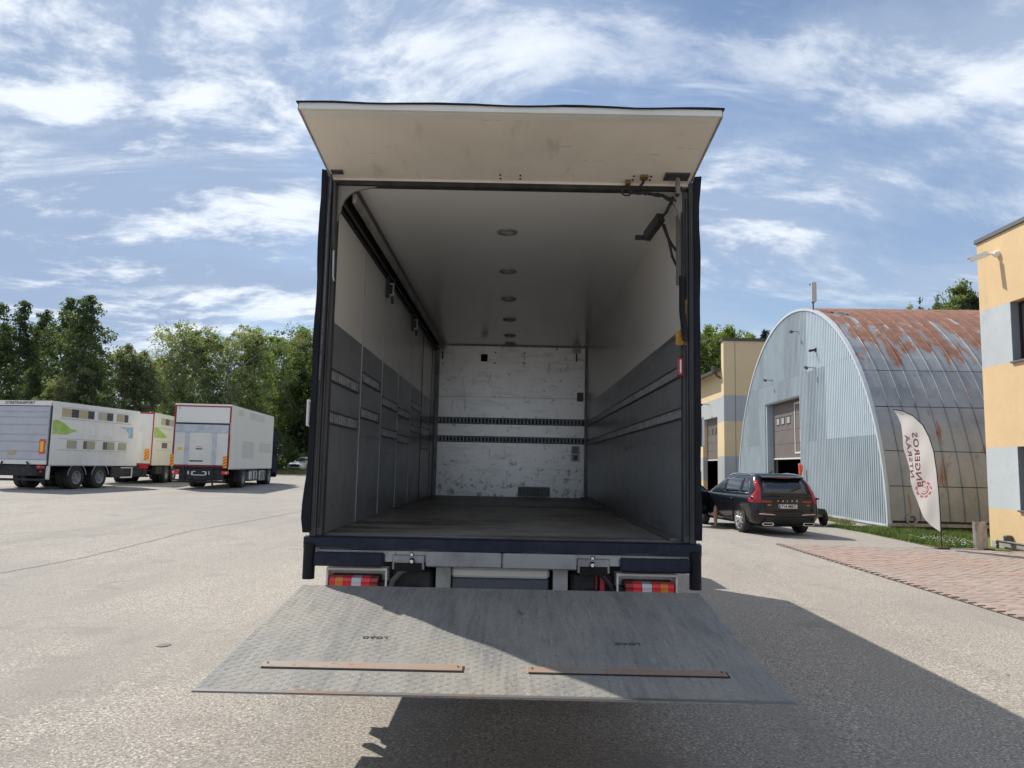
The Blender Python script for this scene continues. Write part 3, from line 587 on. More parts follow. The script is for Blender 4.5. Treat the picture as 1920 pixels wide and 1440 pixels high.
    for x, t in ((-.07, .03), (.07, .03), (-.07, .08), (.07, .08), (.86, .05), (.98, .05), (.98, .10), (.86, .10)):
        MB().obox(on_flap(x, t, .003), (1, 0, 0), d, nrm, .006, .006, .003).build('screw', 'slot', flap)
    q = MB(); q.m = 0; q.tube([on_flap(.93, .09, .01), on_flap(.93, .06, .03), (.90, -.03, 3.60), (.84, .0, 3.585)], .010, 6); q.m = 1; q.obox(on_flap(.93, .10, .012), (1, 0, 0), d, nrm, .025, .025, .01); q.obox(on_flap(.83, .03, .015), (1, 0, 0), d, nrm, .018, .018, .015)
    q.build('wiring_stub', ['black', mat('brass', (.25, .16, .07), .5, .6)], flap, True)
    # --- flap actuator and cables, top right
    ac = MB(); ac.m = 0; ax = Vector((.85, -.4, .55)).normalized()
    p0, p1 = Vector((1.035, .55, 3.40)), Vector((1.165, .18, 3.56)); ax = (p1-p0).normalized(); ay = ax.cross(Vector((0, 0, 1))).normalized(); az = ax.cross(ay)
    ac.obox((p0+p1)/2-ax*.03, ax, ay, az, .115, .026, .034)
    for k in (-.018, 0, .018): ac.obox((p0+p1)/2-ax*.03+ay*k-Vector((0, 0, .036)), ax, ay, az, .11, .004, .008)
    ac.m = 1; ac.obox(p0+ax*.035+Vector((-.035, 0, .01)), (1, 0, 0), (0, 1, 0), (0, 0, 1), .04, .022, .014); ac.tube([p1, p1+ax*.08, (1.185, -.02, 3.575)], .014, 6)
    ac.build('flap_actuator', ['post', 'black'], T)
    MB().tube([(1.185, -.03, 3.58), (1.175, -.06, 3.63), (1.165, -.11, 3.668)], .017, 6).build('actuator_arm', 'gusset', T)
    cb = MB(); r2 = random.Random(2)
    cb.tube([(.82+.035*math.cos(t), -.035, 3.577+.025*math.sin(t)) for t in np.linspace(0, 6.28, 14)[:-1]], .006, 5, closed=True)
    for k in range(5):
        cb.tube([(.83+.34*u, -.03+r2.uniform(-.012, .012), 3.575-.028*u*u+r2.uniform(-.012, .012)-(.02 if u > .8 else 0)) for u in np.linspace(0, 1, 12)], .006, 5)
    cb.tube([(1.15, -.03, 3.55), (1.12, .05, 3.47), (1.10, .2, 3.46), (1.13, .3, 3.48)], .012, 6)
    cb.tube([(1.14, .30, 3.46), (1.17, .28, 3.36), (1.205, .25, 3.28), (1.228, .24, 3.24)], .010, 6)
    cb.tube([(1.15, .30, 3.46), (1.185, .28, 3.32), (1.20, .25, 3.20), (1.23, .24, 3.13)], .010, 6)
    cb.build('cable_bundle', 'black', T, True)
    st = MB(); st.box(1.225, 1.2365, .16, .24, 2.98, 3.50, .002)
    for i in range(12): st.box(1.222, 1.225, .19, .21, 3.0+i*.04, 3.015+i*.04)
    st.build('perforated_strip', 'gusset', T)
    # conduit and coiled cable with red handset
    cd = MB(); cd.tube([(1.216, .0, 3.45), (1.214, -.01, 3.2), (1.212, -.02, 2.98)], .006, 6); cd.build('control_cable', 'black', T, True)
    co = MB(); pts = []
    for i in range(420):
        u = i/419; z = 2.985-.46*u; xx = 1.212 if u < .55 else 1.212+(u-.55)*.05; a_ = u*2*math.pi*42; pts.append((xx-.002+.019*math.cos(a_), -.03+.019*math.sin(a_), z))
    co.tube(pts, .0055, 4); co.build('coiled_cable', 'black', T, True)
    hs = MB(); hs.m = 2; hs.tube([(1.232, -.03, 2.525), (1.215, -.03, 2.46), (1.20, -.03, 2.41)], .006, 5); hs.m = 0; hs.box(1.172, 1.212, -.055, -.02, 2.275, 2.41, .01); hs.m = 1; hs.box(1.187, 1.197, -.058, -.0555, 2.30, 2.39)
    hs.build('lift_control_handset', ['red_dark', 'sign_white', 'black'], T)
    ys = MB(); ys.prism([(1.203, 2.50), (1.246, 2.50), (1.252, 2.83), (1.232, 2.81), (1.206, 2.76)], -.016, -.0135, 'y')
    s_ = ys.build('yellow_warning_sticker', 'yellow_sticker', T)
    for i in range(9): MB().box(1.226, 1.243, -.0175, -.0165, 2.52+i*.031, 2.526+i*.031).build('print_line', mat('brown_print', (.22, .10, .01), .6), s_)
    MB().box(1.170, 1.2165, -.004, -.001, 2.50, 2.60).build('yellow_tag', 'yellow_sticker', T)
    # --- below the sill
    n = 30; vs = []; r2 = random.Random(6)
    for i in range(n+1):
        x = -1.33+2.66*i/n; w = .006*math.sin(i*.8)+r2.uniform(-.003, .003)
        vs += [(x, -.052, 1.072+w), (x, -.052, 1.142), (x, .002, 1.150), (x, .002, 1.066+w)]
    fs = [(i*4+k, i*4+(k+1) % 4, (i+1)*4+(k+1) % 4, (i+1)*4+k) for i in range(n) for k in range(4)]+[(0, 1, 2, 3), (n*4+3, n*4+2, n*4+1, n*4)]
    MB().add(vs, fs).build('sill_seal', 'rubber_blue', T)
    rb = MB().box(-1.26, 1.26, .003, .12, .985, 1.066, .004).build('rear_cross_member', 'old_white', T)
    for x in (-1.15, -1.02, -.93, -.86, -.72, .62, .80, .95, 1.02, 1.10, 1.2): MB().box(x, x+.006, -.001, .0028, .99, 1.05).build('slot_mark', 'alu_dull', rb)
    bm_ = MB(); bm_.m = 0; bm_.box(-.505, -.003, -.075, .001, .966, 1.064, .008); bm_.box(.003, .495, -.075, .001, .964, 1.064, .008); bm_.build('buffer_beam', 'beam', T)
    for x in (-.62, .62):
        q = MB(); q.m = 0; q.box(x-.115, x+.10, -.03, .001, .94, 1.035, .004); q.m = 1; q.box(x-.10, x+.085, -.036, -.0305, .93, .985); q.m = 2
        q.lathe([(-.05, .0), (-.05, .012), (-.03, .022), (-.02, .012), (-.02, 0)], (x+.02*(1 if x < 0 else -1), -.03, 1.0), 'y', 10)
        q.lathe([(-.05, .0), (-.05, .010), (-.04, .016), (-.035, .0)], (x+.02*(1 if x < 0 else -1), -.03, 1.045), 'y', 8)
        q.build('lift_bracket', ['alu_dull', 'slot', 'chrome'], T)
    for s in (-1, 1):
        x0, x1 = (.787, 1.252)
        MB().box(s*x0, s*x1, -.085, .0, .958, 1.046, .012).build('rubber_buffer', 'rubber_blue', T)
        q = MB(); q.tube([(s*1.288, -.045, 1.098), (s*1.288, -.045, .87 if s < 0 else .852)], .040, 14); q.build('corner_roller', 'rubber', T, True)
        # lamp housing
        xa, xb = 0.77, 1.178
        h = MB(); h.box(s*xa, s*xb, -.01, .09, .925, .942, .003); h.box(s*(xb-.012), s*xb, -.01, .09, .64, .9245); h.box(s*xa, s*(xa+.012), -.01, .09, .64, .9245); h.box(s*xa, s*xb, .0905, .10, .62, .942)
        hs_ = h.build('lamp_housing', 'old_white', T)
        segs = [(1.145, 1.108, 'red_lens'), (1.108, 1.052, 'orange_lens'), (1.052, .998, 'red_lens'), (.998, .932, 'clear_lens'), (.932, .872, 'red_lens'), (.872, .822, 'red_dark')]
        lamp = MB().box(s*.815, s*1.152, .02, .088, .70, .895, .01).build('tail_light', 'black', T)
        for (u0, u1, mm) in segs:
            q = MB(); prof = [(-.062, .72), (-.062, .86), (-.045, .882), (.018, .890), (.018, .712)]
            q.prism([(y_, z_) for y_, z_ in prof], s*(u0-.0015), s*(u1+.0015), 'x'); q.build('lens', mm, lamp)
        MB().lathe([(-.03, 0), (-.03, .035), (.04, .04), (.04, 0)], (s*.79, .03, .82), 'y', 12).build('cable_gland', 'black', T, True)
    # hoses
    for s in (-1, 1):
        q = MB(); q.tube([(s*.53, -.01, .955), (s*.62, -.015, .95), (s*.68, -.015, .92), (s*.73, -.01, .86), (s*.755, 0, .76)], .020 if s < 0 else .015, 8); q.build('hydraulic_hose', 'black' if s > 0 else mat('grey_hose', (.10, .095, .09), .6), T, True)
    MB().box(.66, .69, .0, .03, .60, .93).build('red_strut', 'red_paint', T)
    MB().box(.635, .645, .04, .06, .60, .93).build('red_strut', 'red_paint', T)
    q = MB(); q.m = 0; q.box(-.344, .322, .06, .10, .55, .885, .01); q.m = 1; q.box(-.344, .322, .05, .10, .8855, .95, .02); q.build('lift_closing_panel', [mat('blue_grey_steel', (.10, .115, .14), .35, .5), 'white_paint'], T)  # pale upper strip puts the sunlit edge of the panel into its colour
    # lift mechanism housings
    for s in (-1, 1):
        q = MB(); q.box(s*.47, s*.76, .06, .5, .55, .935, .02); q.tube([(s*.60, .05, .82), (s*.60, .05, .66)], .05, 10); q.tube([(s*.55, .045, .75), (s*.68, .045, .72)], .025, 8); q.build('lift_arm_housing', 'chassis', T)
        MB().box(s*.345, s*.445, .02, .06, .55, .955, .003).build('mounting_plate', 'alu_dull', T)
    # chassis
    for s in (-1, 1): MB().box(s*.38, s*.45, .2, 10.0, .72, .975, .004).build('chassis_rail', 'chassis', T)
    for y in (.6, 2.0, 3.5, 5.2, 7.0, 8.6): MB().box(-.379, .379, y, y+.09, .76, .94).build('cross_member', 'chassis', T)
    sf = MB()
    for i in range(14): sf.box(-1.24, 1.24, .3+i*.5, .36+i*.5, .976, 1.028)
    sf.build('subframe', 'chassis', T)
    for y in (1.85, 7.5 - .15 + .9):
        MB().tube([(-.95, y, .5), (.95, y, .5)], .08, 10).build('axle', 'chassis', T, True)
        for s in (-1, 1):
            wheel(T, s*1.08, y, .5, .29, s)
            if y < 3: wheel(T, s*.76, y, .5, .29, s)
            arc = [(y+.62*math.cos(t), .5+.62*math.sin(t)) for t in np.linspace(.1, math.pi-.1, 14)]; arc2 = [(y+.60*math.cos(t), .5+.60*math.sin(t)) for t in np.linspace(math.pi-.1, .1, 14)]
            MB().prism(arc+arc2, s*.62, s*1.24, 'x').build('mudguard', 'black', T)
    for s in (-1, 1): MB().box(s*1.20, s*1.235, 2.8, 7.0, .45, .57, .01).build('side_guard', 'alu', T); MB().box(s*1.20, s*1.235, 2.8, 7.0, .72, .84, .01).build('side_guard', 'alu', T)
    MB().box(.48, 1.15, 3.4, 4.8, .42, .92, .06).build('fuel_tank', 'alu', T)
    MB().box(-1.15, -.48, 3.4, 4.5, .45, .92, .04).build('battery_box', 'black', T)
    truck_cab(T, 7.42, 'white_paint', w=1.2, h=3.1)
    # --- tail lift platform
    A = Vector((0, -.252, .862)); B = Vector((0, -1.916, .681)); d = (B-A).normalized(); nn = Vector((0, -d.z, d.y)); nn = nn if nn.z > 0 else -nn; ln = (B-A).length
    def onp(x, t, h=0): return Vector((x, 0, 0))+A+d*t+nn*h
    pl = MB(); hw = 1.2626
    vs = [onp(-hw, 0), onp(hw, 0), onp(hw, ln), onp(-hw, ln), onp(-hw, 0, -.045), onp(hw, 0, -.045), onp(hw, ln, -.006), onp(-hw, ln, -.006)]
    pl.add(vs, [(0, 1, 2, 3), (4, 7, 6, 5), (0, 4, 5, 1), (1, 5, 6, 2), (2, 6, 7, 3), (3, 7, 4, 0)])
    plat = pl.build('lift_platform', ['platform'], T)
    # raised tread lozenges
    px_, py_ = .036, .030; nx, ny = int(2*hw/px_), int(ln/py_); V = []; Fc = []; k = 0
    for j in range(ny):
        for i in range(nx):
            x = -hw+px_*(i+.5); t = py_*(j+.5)
            if 1.27 < t < 1.45 and .13 < abs(x) < 1.09: continue
            s = 1 if (i+j) % 2 else -1; lx, lt, wx, wt = .0135, .0105*s, -.0035*s, .0036
            c_ = [onp(x-lx, t-lt, .0002), onp(x+wx, t+wt*1.0, .0002), onp(x+lx, t+lt, .0002), onp(x-wx, t-wt, .0002), onp(x-lx*.35, t-lt*.35, .0017), onp(x+lx*.35, t+lt*.35, .0017)]
            V += c_; Fc += [(k, k+3, k+4), (k+3, k+5, k+4), (k+3, k+2, k+5), (k+2, k+1, k+5), (k+1, k+4, k+5), (k+1, k, k+4)]; k += 6
    me = bpy.data.meshes.new('tread_pattern'); me.from_pydata([tuple(v) for v in V], [], Fc); me.materials.append(M['platform']); o = bpy.data.objects.new('tread_pattern', me); COL.objects.link(o); o.parent = plat; o['kind'] = 'stuff'
    # rusty roll-stop strips
    for (x0, x1) in ((-1.065, -.152), (.148, 1.055)):
        t0, t1 = 1.33, 1.405; xm, hx = (x0+x1)/2, (x1-x0)/2
        MB().obox(onp(xm, 1.362, .0008), (1, 0, 0), d, nn, hx+.008, .043, .0012).build('rust_bloom', 'rust_edge', plat)
        MB().obox(onp(xm+.006, 1.375, .0035), (1, 0, 0), d, nn, hx+.002, .034, .0012).build('strip_gap', 'slot', plat)
        MB().obox(onp(xm, (t0+t1)/2, .0058), (1, 0, 0), d, nn, hx, .033, .001).build('roll_stop_strip', 'rust_strip', plat)
        for x in (x0+.02, x1-.02): MB().obox(onp(x, 1.36, .011), (1, 0, 0), d, nn, .004, .004, .001).build('pin', 'slot', plat)
    rot = Matrix((Vector((-1, 0, 0)), Vector(d), nn)).transposed().to_euler()
    for x in (-.625, .66):
        o = text('LOAD', .046, 'letter_dark' if x < 0 else 'rail', plat, onp(x, .97 if x < 0 else .985, .003), rot, bold=.0, sx=1.05)
        o.name = 'load_marking'
    MB().obox(onp(0, ln-.012, .0012), (1, 0, 0), d, nn, hw, .012, .0012).build('front_lip', 'plat_edge', plat)
    # arms under the platform
    for s in (-1, 1):
        MB().tube([(s*.60, .1, .60), (s*.60, -.30, .72), (s*.60, -.9, .72)], .045, 8).build('lift_arm', 'chassis', T)
        MB().tube([(s*.42, .1, .52), (s*.42, -.28, .66)], .035, 8).build('tilt_cylinder', 'chassis', T)
    MB().tube([(-1.0, -.02, .50), (1.0, -.02, .50)], .05, 4).build('underrun_bar', 'chassis', T)
    return T

def truck_cab(T, y0, paint, w=1.22, h=2.95, z0=.55, ln=1.75):
    prof = [(y0, z0+.35), (y0, h-.35), (y0+.25, h), (y0+ln-.55, h), (y0+ln-.28, h-.55), (y0+ln-.05, 1.75), (y0+ln, 1.5), (y0+ln, z0-.1), (y0+ln-.2, z0-.15), (y0+ln-.3, z0+.1), (y0+.45, z0+.35)]
    c = MB().prism(prof, -w, w, 'x').build('cab', paint, T)
    b = c.modifiers.new('bevel', 'BEVEL'); b.width = .06; b.segments = 3; b.limit_method = 'ANGLE'
    ws = MB(); ws.add([(-w+.12, y0+ln-.275, h-.60), (w-.12, y0+ln-.275, h-.60), (w-.1, y0+ln-.045, 1.80), (-w+.1, y0+ln-.045, 1.80)], [(0, 1, 2, 3)])
    ws.add([(-w+.12, y0+ln-.26, h-.60), (w-.12, y0+ln-.26, h-.60), (w-.1, y0+ln-.03, 1.80), (-w+.1, y0+ln-.03, 1.80)], [(3, 2, 1, 0)]); ws.build('windscreen', 'glass', T)
    for s in (-1, 1):
        dpoly = [(y0+.5, .75), (y0+.5, 2.5), (y0+ln-.45, 2.5), (y0+ln-.2, 1.8), (y0+ln-.2, .75)]
        D = MB().prism(dpoly, s*(w+.002), s*(w+.012), 'x').build('cab_door', paint, T)
        MB().prism([(y0+.6, 1.72), (y0+.6, 2.4), (y0+ln-.5, 2.4), (y0+ln-.3, 1.72)], s*(w+.013), s*(w+.018), 'x').build('door_window', 'glass', D)
        m = MB(); m.box(s*(w+.10), s*(w+.30), y0+ln-.25, y0+ln-.12, 1.75, 2.35, .03); m.tube([(s*w, y0+ln-.35, 2.3), (s*(w+.15), y0+ln-.2, 2.25)], .02, 6); m.build('mirror', 'black', T)
        MB().box(s*(w-.45), s*(w-.08), y0+ln, y0+ln+.02, .62, .82, .02).build('headlight', 'clear_lens', T)
    MB().box(-w+.3, w-.3, y0+ln, y0+ln+.015, .95, 1.45, .02).build('grille', 'black', T)
build_main_truck()

# ================================================================ PARKED TRUCKS ON THE LEFT
def marker(T, x0, x1, z0, z1, y=-.035, s=1):
    """hatched marker board, geometry stripes"""
    b = MB().box(x0, x1, y, y+.012, z0, z1, .002).build('marker_board', 'hi_yellow', T); w = x1-x0; h = z1-z0; n = 4
    for i in range(n):
        za = z0+h*(i/n)+.01; zb_ = za+h/n*.48
        MB().prism([(x0+.004, za), (x1-.004, za+s*w*.6), (x1-.004, min(z1-.004, zb_+s*w*.6)), (x0+.004, min(z1-.004, zb_))], y-.004, y-.001, 'y').build('stripe', 'hi_red', b)
def chassis(T, L, axles, wr=.5, duals=True, tank=None):
    for s in (-1, 1): MB().box(-1.275+s*.42, -1.275+s*.48, .3, L-.1, .70, .93).build('chassis_rail', 'chassis', T)
    sf = MB()
    for i in range(int(L/.55)): sf.box(-2.5, -.05, .3+i*.55, .36+i*.55, .931, .985)
    sf.build('subframe', 'chassis', T)
    for y in axles:
        MB().tube([(-2.2, y, wr), (-.35, y, wr)], .08, 8).build('axle', 'chassis', T)
        for s, x in ((1, -.18), (-1, -2.37)):
            wheel(T, x, y, wr, .30, s)
            if duals: wheel(T, x-s*.32, y, wr, .28, s, n=18)
def left_trucks():
    # local frame: x to the right, right flank at x=0, left at -2.55, y forward, z above the ground
    def root(name, label, cat, x, y, deg):
        return thing(name, label, cat, (x, y, g(x, y)), R_(deg))
    def slab(T, L, zb, zt, paint, w=2.55):
        MB().box(-.03, 0, .04, L, zb, zt, .004).build('side_panel', paint, T); MB().box(-w, -w+.03, .04, L, zb, zt, .004).build('side_panel', paint, T)
        MB().box(-w+.031, -.031, .04, L-.04, zt-.08, zt-.005).build('roof', paint, T); MB().box(-w+.031, -.031, L-.035, L-.001, zb, zt-.01).build('front_panel', paint, T)
        MB().box(-w+.031, -.031, .05, L-.04, zb, zb+.08).build('cargo_floor', 'chassis', T)
    # ---- T1 trailer
    T = root('livestock_trailer', 'white two-axle livestock trailer with grey shutter and DYRETRANSPORT over the tail', 'trailer', -18.1, 24.5, -6.3)
    L, zb, zt = 5.75, .98, 3.5; slab(T, L, zb, zt, 'old_white')
    hd = MB().box(-2.55, 0, -.005, .039, 3.31, 3.5, .004).build('rear_header', 'old_white', T)
    text('DYRETRANSPORT', .155, 'letter_dark', hd, (-1.40, -.008, 3.41), (R_(90), 0, 0), bold=.004, sx=1.02).name = 'lettering'
    # tail shutter of horizontal slats
    z = 1.2; k = 0
    sh = MB().box(-2.47, -.07, .0, .03, 1.17, 3.28).build('tail_door', 'alu_flat', T)
    for zz, hh in ((1.20, .30), (1.52, .36), (1.90, .26), (2.18, .36), (2.56, .28), (2.86, .20), (3.08, .18)):
        MB().box(-2.45, -.09, -.022, -.001, zz, zz+hh-.02, .008).build('slat', 'alu_flat', sh)
    for s in (-2.53, -.03): MB().box(s-.02, s+.02, -.012, .035, 1.0, 3.30, .004).build('rear_post', 'letter_dark', T)
    MB().box(-.035, -.005, -.02, -.013, 3.28, 3.42).build('reflector', 'red_dark', T)
    MB().box(-2.5, -.06, -.03, .02, 1.0, 1.165, .008).build('rear_sill', 'old_white', T)
    b = MB().box(-.40, -.17, -.045, -.028, 1.42, 1.99, .004).build('marker_board', 'hi_red', T); MB().box(-.355, -.215, -.05, -.0455, 1.50, 1.90).build('marker_centre', 'hi_yellow', b)
    MB().box(-1.74, -1.40, -.03, -.0225, 1.36, 1.53, .002).build('warning_sticker', 'tan', T)
    # flank details
    def win(T, a, b_, z0, z1, m, name='shutter', d=.018): return MB().box(.0005, d, a, b_, z0, z1, .004).build(name, m, T)
    fr = MB(); fr.box(.0005, .012, .5, 5.1, 2.835, 2.86); fr.box(.0005, .012, .5, 5.1, 3.30, 3.315); fr.box(.0005, .012, .5, 5.0, 2.03, 2.05); fr.box(.0005, .012, .4, 5.0, 1.58, 1.60); fr.build('slide_rails', 'alu_flat', T)
    for a, b_, m in ((.56, 1.10, 'tan'), (1.12, 1.54, 'vent'), (1.56, 2.10, 'tan'), (2.12, 2.52, 'vent'), (2.78, 3.32, 'tan_green'), (3.36, 3.78, 'vent'), (4.06, 4.58, 'tan'), (4.60, 4.88, 'vent')):
        o = win(T, a, b_, 2.92, 3.26, m, 'vent_window' if m == 'vent' else 'shutter', .006 if m == 'vent' else .02)
        if m == 'vent':
            for i in range(4): MB().box(.0065, .014, a+.02, b_-.02, 2.96+i*.075, 2.985+i*.075).build('louvre', 'chassis', o)
    for a, b_, m in ((.97, 1.54, 'tan_green'), (1.96, 2.18, 'vent'), (2.20, 2.42, 'tan_green'), (2.42, 2.68, 'tan'), (3.23, 3.52, 'vent'), (3.54, 3.72, 'tan_green'), (3.72, 4.0, 'tan'), (4.30, 4.85, 'tan_green')):
        o = win(T, a, b_, 1.66, 1.99, m, 'vent_window' if m == 'vent' else 'shutter', .006 if m == 'vent' else .02)
        for i in range(3 if b_-a < .4 else 5): y_ = a+.03+(b_-a-.06)*i/(2 if b_-a < .4 else 4); MB().box(.0205 if m != 'vent' else .0065, .0235 if m != 'vent' else .012, y_-.008, y_+.008, 1.67, 1.98).build('bar', 'alu_dull', o)
    # printed leaf shapes
    leaf = [(.08, 2.20), (.08, 2.74), (.35, 2.78), (.75, 2.66), (1.1, 2.46), (1.55, 2.40), (1.2, 2.30), (.9, 2.2)]
    MB().prism(leaf, .0005, .003, 'x').build('green_leaf_print', 'green_print', T)
    MB().prism([(4.32, 2.70), (4.75, 2.60), (5.0, 2.40), (5.0, 2.22), (5.32, 2.22), (5.30, 2.74), (4.9, 2.70)], .0005, .003, 'x').build('blue_leaf_print', 'blue_print', T)
    text('l ura', .52, 'letter_faint', T, (.004, 3.15, 2.42), (R_(90), 0, R_(90)), bold=.006, sx=1.5)
    text('dyretransport', .26, 'letter_faint', T, (.004, 3.55, 1.28), (R_(90), 0, R_(90)), bold=.003, sx=1.2)
    text('UA', .14, 'letter_faint', T, (.004, 5.45, 2.9), (R_(90), 0, R_(90)), bold=.003)
    sm = MB()
    for y_ in (1.9, 3.8): sm.box(.0005, .002, y_, y_+.01, 1.02, 3.45)
    sm.build('panel_seams', 'patch', T)
    MB().box(-.02, .012, .045, 5.74, .955, 1.0, .003).build('skirt_edge', 'alu_flat', T)
    chassis(T, L, (1.75, 3.22), .49)
    for y in (1.75, 3.22):
        arc = [(y+.58*math.cos(t), .5+.58*math.sin(t)) for t in np.linspace(.15, math.pi-.15, 14)]; arc2 = [(y+.55*math.cos(t), .5+.55*math.sin(t)) for t in np.linspace(math.pi-.15, .15, 14)]
        q = MB(); q.prism(arc+arc2, -.36, -.03, 'x'); q.m = 1; q.prism(arc+arc2, -.029, -.012, 'x'); q.build('mudguard', ['black', 'alu'], T)
    MB().box(-.12, .01, .06, .14, .42, .955, .01).build('white_post', 'old_white', T)
    u = MB(); u.tube([(-2.4, -.1, .40), (.0, -.1, .40)], .05, 6); u.box(-2.1, -.4, .0, .5, .55, .96, .02); u.tube([(-.86, -.06, 1.1), (-.62, -.1, .85), (-.38, -.12, .68)], .03, 6); u.tube([(-1.9, -.06, 1.1), (-2.0, -.1, .7)], .03, 6); u.build('tail_lift_frame', 'chassis', T)
    q = MB(); q.m = 0; q.box(-.42, -.28, -.06, .0, .84, .96, .01); q.m = 1; q.box(-.28, -.1, -.06, .0, .84, .96, .01); q.box(-.3, -.2, -.05, .0, .68, .78, .01); q.build('tail_light', ['red_lens', 'red_dark'], T)
    q = MB(); q.m = 0; q.box(-.30, -.04, 4.0, 5.0, .45, .93, .03); q.m = 1; q.box(-.06, -.03, 4.65, 5.5, .86, .90); q.box(-.06, -.03, 4.65, 5.5, .42, .48); q.box(-.06, -.03, 5.46, 5.52, .42, .90); q.build('side_guard', ['black', 'old_white'], T)
    q = MB(); q.box(-1.3, -1.2, 5.6, 8.0, .55, .70); q.build('drawbar', 'chassis', T)
    # ---- T2 truck
    T = root('livestock_truck', 'cream livestock truck with red edged tail standing between the two white trucks', 'truck', -18.0, 32.8, 9)
    L, zb, zt = 8.4, .95, 3.6; slab(T, L, zb, zt, 'cream_paint')
    MB().box(-2.50, -.04, -.01, .03, 1.02, 3.55, .004).build('rear_door', 'old_white', T)
    for z0, z1, x0, x1 in ((.95, 1.05, -2.55, -.02), (3.52, 3.60, -2.55, 0)): MB().box(x0, x1, -.02, .035, z0, z1, .004).build('red_edge', 'red_paint', T)
    for x in (-2.53, -.045): MB().box(x-.02, x+.02, -.02, .035, 1.052, 3.518, .003).build('red_edge', 'red_paint', T)
    MB().box(-.72, -.50, -.03, -.0105, 1.06, 2.6, .004).build('upright', 'white_paint', T)
    marker(T, -.36, -.14, 1.2, 1.78, -.04)
    MB().box(-.55, -.15, -.05, 0, .80, .93, .01).build('tail_light', 'red_lens', T)
    fr = MB(); fr.box(.0005, .012, .5, 7.8, 2.86, 2.88); fr.box(.0005, .012, .5, 7.8, 1.98+.2, 2.20); fr.box(.0005, .012, .5, 7.8, 1.72, 1.74); fr.build('slide_rails', 'alu_flat', T)
    x = 1.16
    for a, b_, m in ((1.16, 1.85, 'tan'), (1.87, 2.5, 'vent'), (2.52, 3.2, 'tan'), (3.3, 3.9, 'vent'), (4.2, 4.8, 'tan'), (4.9, 5.4, 'vent')): win(T, a, b_, 3.05, 3.38, m, 'vent_window' if m == 'vent' else 'shutter')
    for a, b_, m in ((1.5, 2.4, 'vent'), (3.4, 4.1, 'tan'), (4.8, 5.4, 'vent')):
        o = win(T, a, b_, 1.84, 2.12, m, 'vent_window' if m == 'vent' else 'shutter')
        for i in range(5): MB().box(.0185, .022, a+.06+i*.18, a+.08+i*.18, 1.85, 2.11).build('bar', 'alu_dull', o)
    MB().prism([(.06, 2.34), (.06, 2.85), (.5, 2.87), (1.2, 2.72), (2.4, 2.42), (1.6, 2.36)], .0005, .003, 'x').build('green_leaf_print', 'green_print', T)
    chassis(T, L, (2.75, 4.1, 8.6), .52)
    MB().box(-.25, -.03, .9, 2.0, .50, .90, .02).build('side_box', 'chassis', T)
    q = MB(); q.box(-2.3, -.3, .0, .4, .45, .93, .03); q.tube([(-2.4, -.05, .42), (-.1, -.05, .42)], .05, 6); q.build('tail_lift_frame', 'chassis', T)
    C = truck_cab_off(T, 8.5, 'white_paint')
    # ---- T3 truck
    T = root('white_box_truck', 'plain white box truck with red edged rear and folded tail lift, dark blue cab', 'truck', -13.1, 30.0, 5.4)
    L, zb, zt = 8.95, .95, 3.93; slab(T, L, zb, zt, 'white_paint')
    MB().box(-2.55, 0, -.01, .039, 3.86, 3.94, .004).build('rear_header', 'white_paint', T)
    ld = MB().box(-2.47, -.07, -.005, .03, 3.06, 3.80, .004).build('upper_rear_door', 'white_paint', T)
    text('', .1, 'letter_dark', ld, (-2.3, -.02, 3.7), (R_(90), 0, 0))if False else MB().box(-2.38, -2.31, -.009, -.0055, 3.70, 3.74).build('emblem', 'letter_dark', ld)
    for z0, z1 in ((3.805, 3.858), (1.045, 1.095)): MB().box(-2.50, -.05, -.02, .035, z0, z1, .003).build('red_edge', 'red_paint', T)
    for x in (-2.52, -.03): MB().box(x-.028, x+.028, -.02, .035, 1.05, 3.86, .003).build('red_edge', 'red_paint', T)
    for x in (-2.54, -.005): MB().box(x-.02, x+.012, -.022, .036, 2.55, 3.10, .003).build('post_sleeve', 'alu', T)
    MB().box(-2.49, -.06, -.045, .0, 2.99, 3.05, .005).build('door_seal', 'chassis', T)
    pl = MB().box(-2.46, -.08, -.05, -.022, 1.12, 2.98, .004).build('folded_platform', 'white_paint', T)
    MB().box(-2.46, -.08, -.062, -.051, 2.60, 2.97, .004).build('platform_tip', 'alu', pl)
    for i in range(6):
        z0 = 1.13+i*.245; MB().box(-2.45, -.09, -.058, -.051, z0, z0+.225, .003).build('plank', 'old_white', pl)
    for x in (-1.90, -.68): MB().box(x-.10, x+.10, -.072, -.059, 1.13, 2.59, .004).build('guide_bar', 'alu', pl)
    MB().box(-1.75, -1.15, -.064, -.0585, 1.27, 1.33).build('maker_plate', 'letter_dark', pl)
    MB().box(-1.50, -1.20, -.064, -.0585, 1.83, 1.88).build('small_print', 'letter_dark', pl)
    MB().box(-1.48, -1.22, -.064, -.0585, 1.94, 1.965).build('red_small_print', 'sign_red', pl)
    MB().box(-2.30, -2.12, -.064, -.0585, 1.78, 1.92).build('yellow_sticker', 'hi_yellow', pl)
    marker(T, -2.60, -2.44, 1.05, 1.60, -.085); marker(T, -.24, -.06, 1.0, 1.55, -.085)
    for s, x in ((-1, -2.45), (1, -.10)):
        tl = MB(); tl.m = 0; tl.box(x-.20 if s > 0 else x-.05, x+.13 if s > 0 else x+.28, -.06, .0, .70, .86, .04); tl.m = 1; tl.box(x-.02, x+.06, -.064, -.0605, .74, .82); tl.build('tail_light', ['red_lens', 'clear_lens'], T)
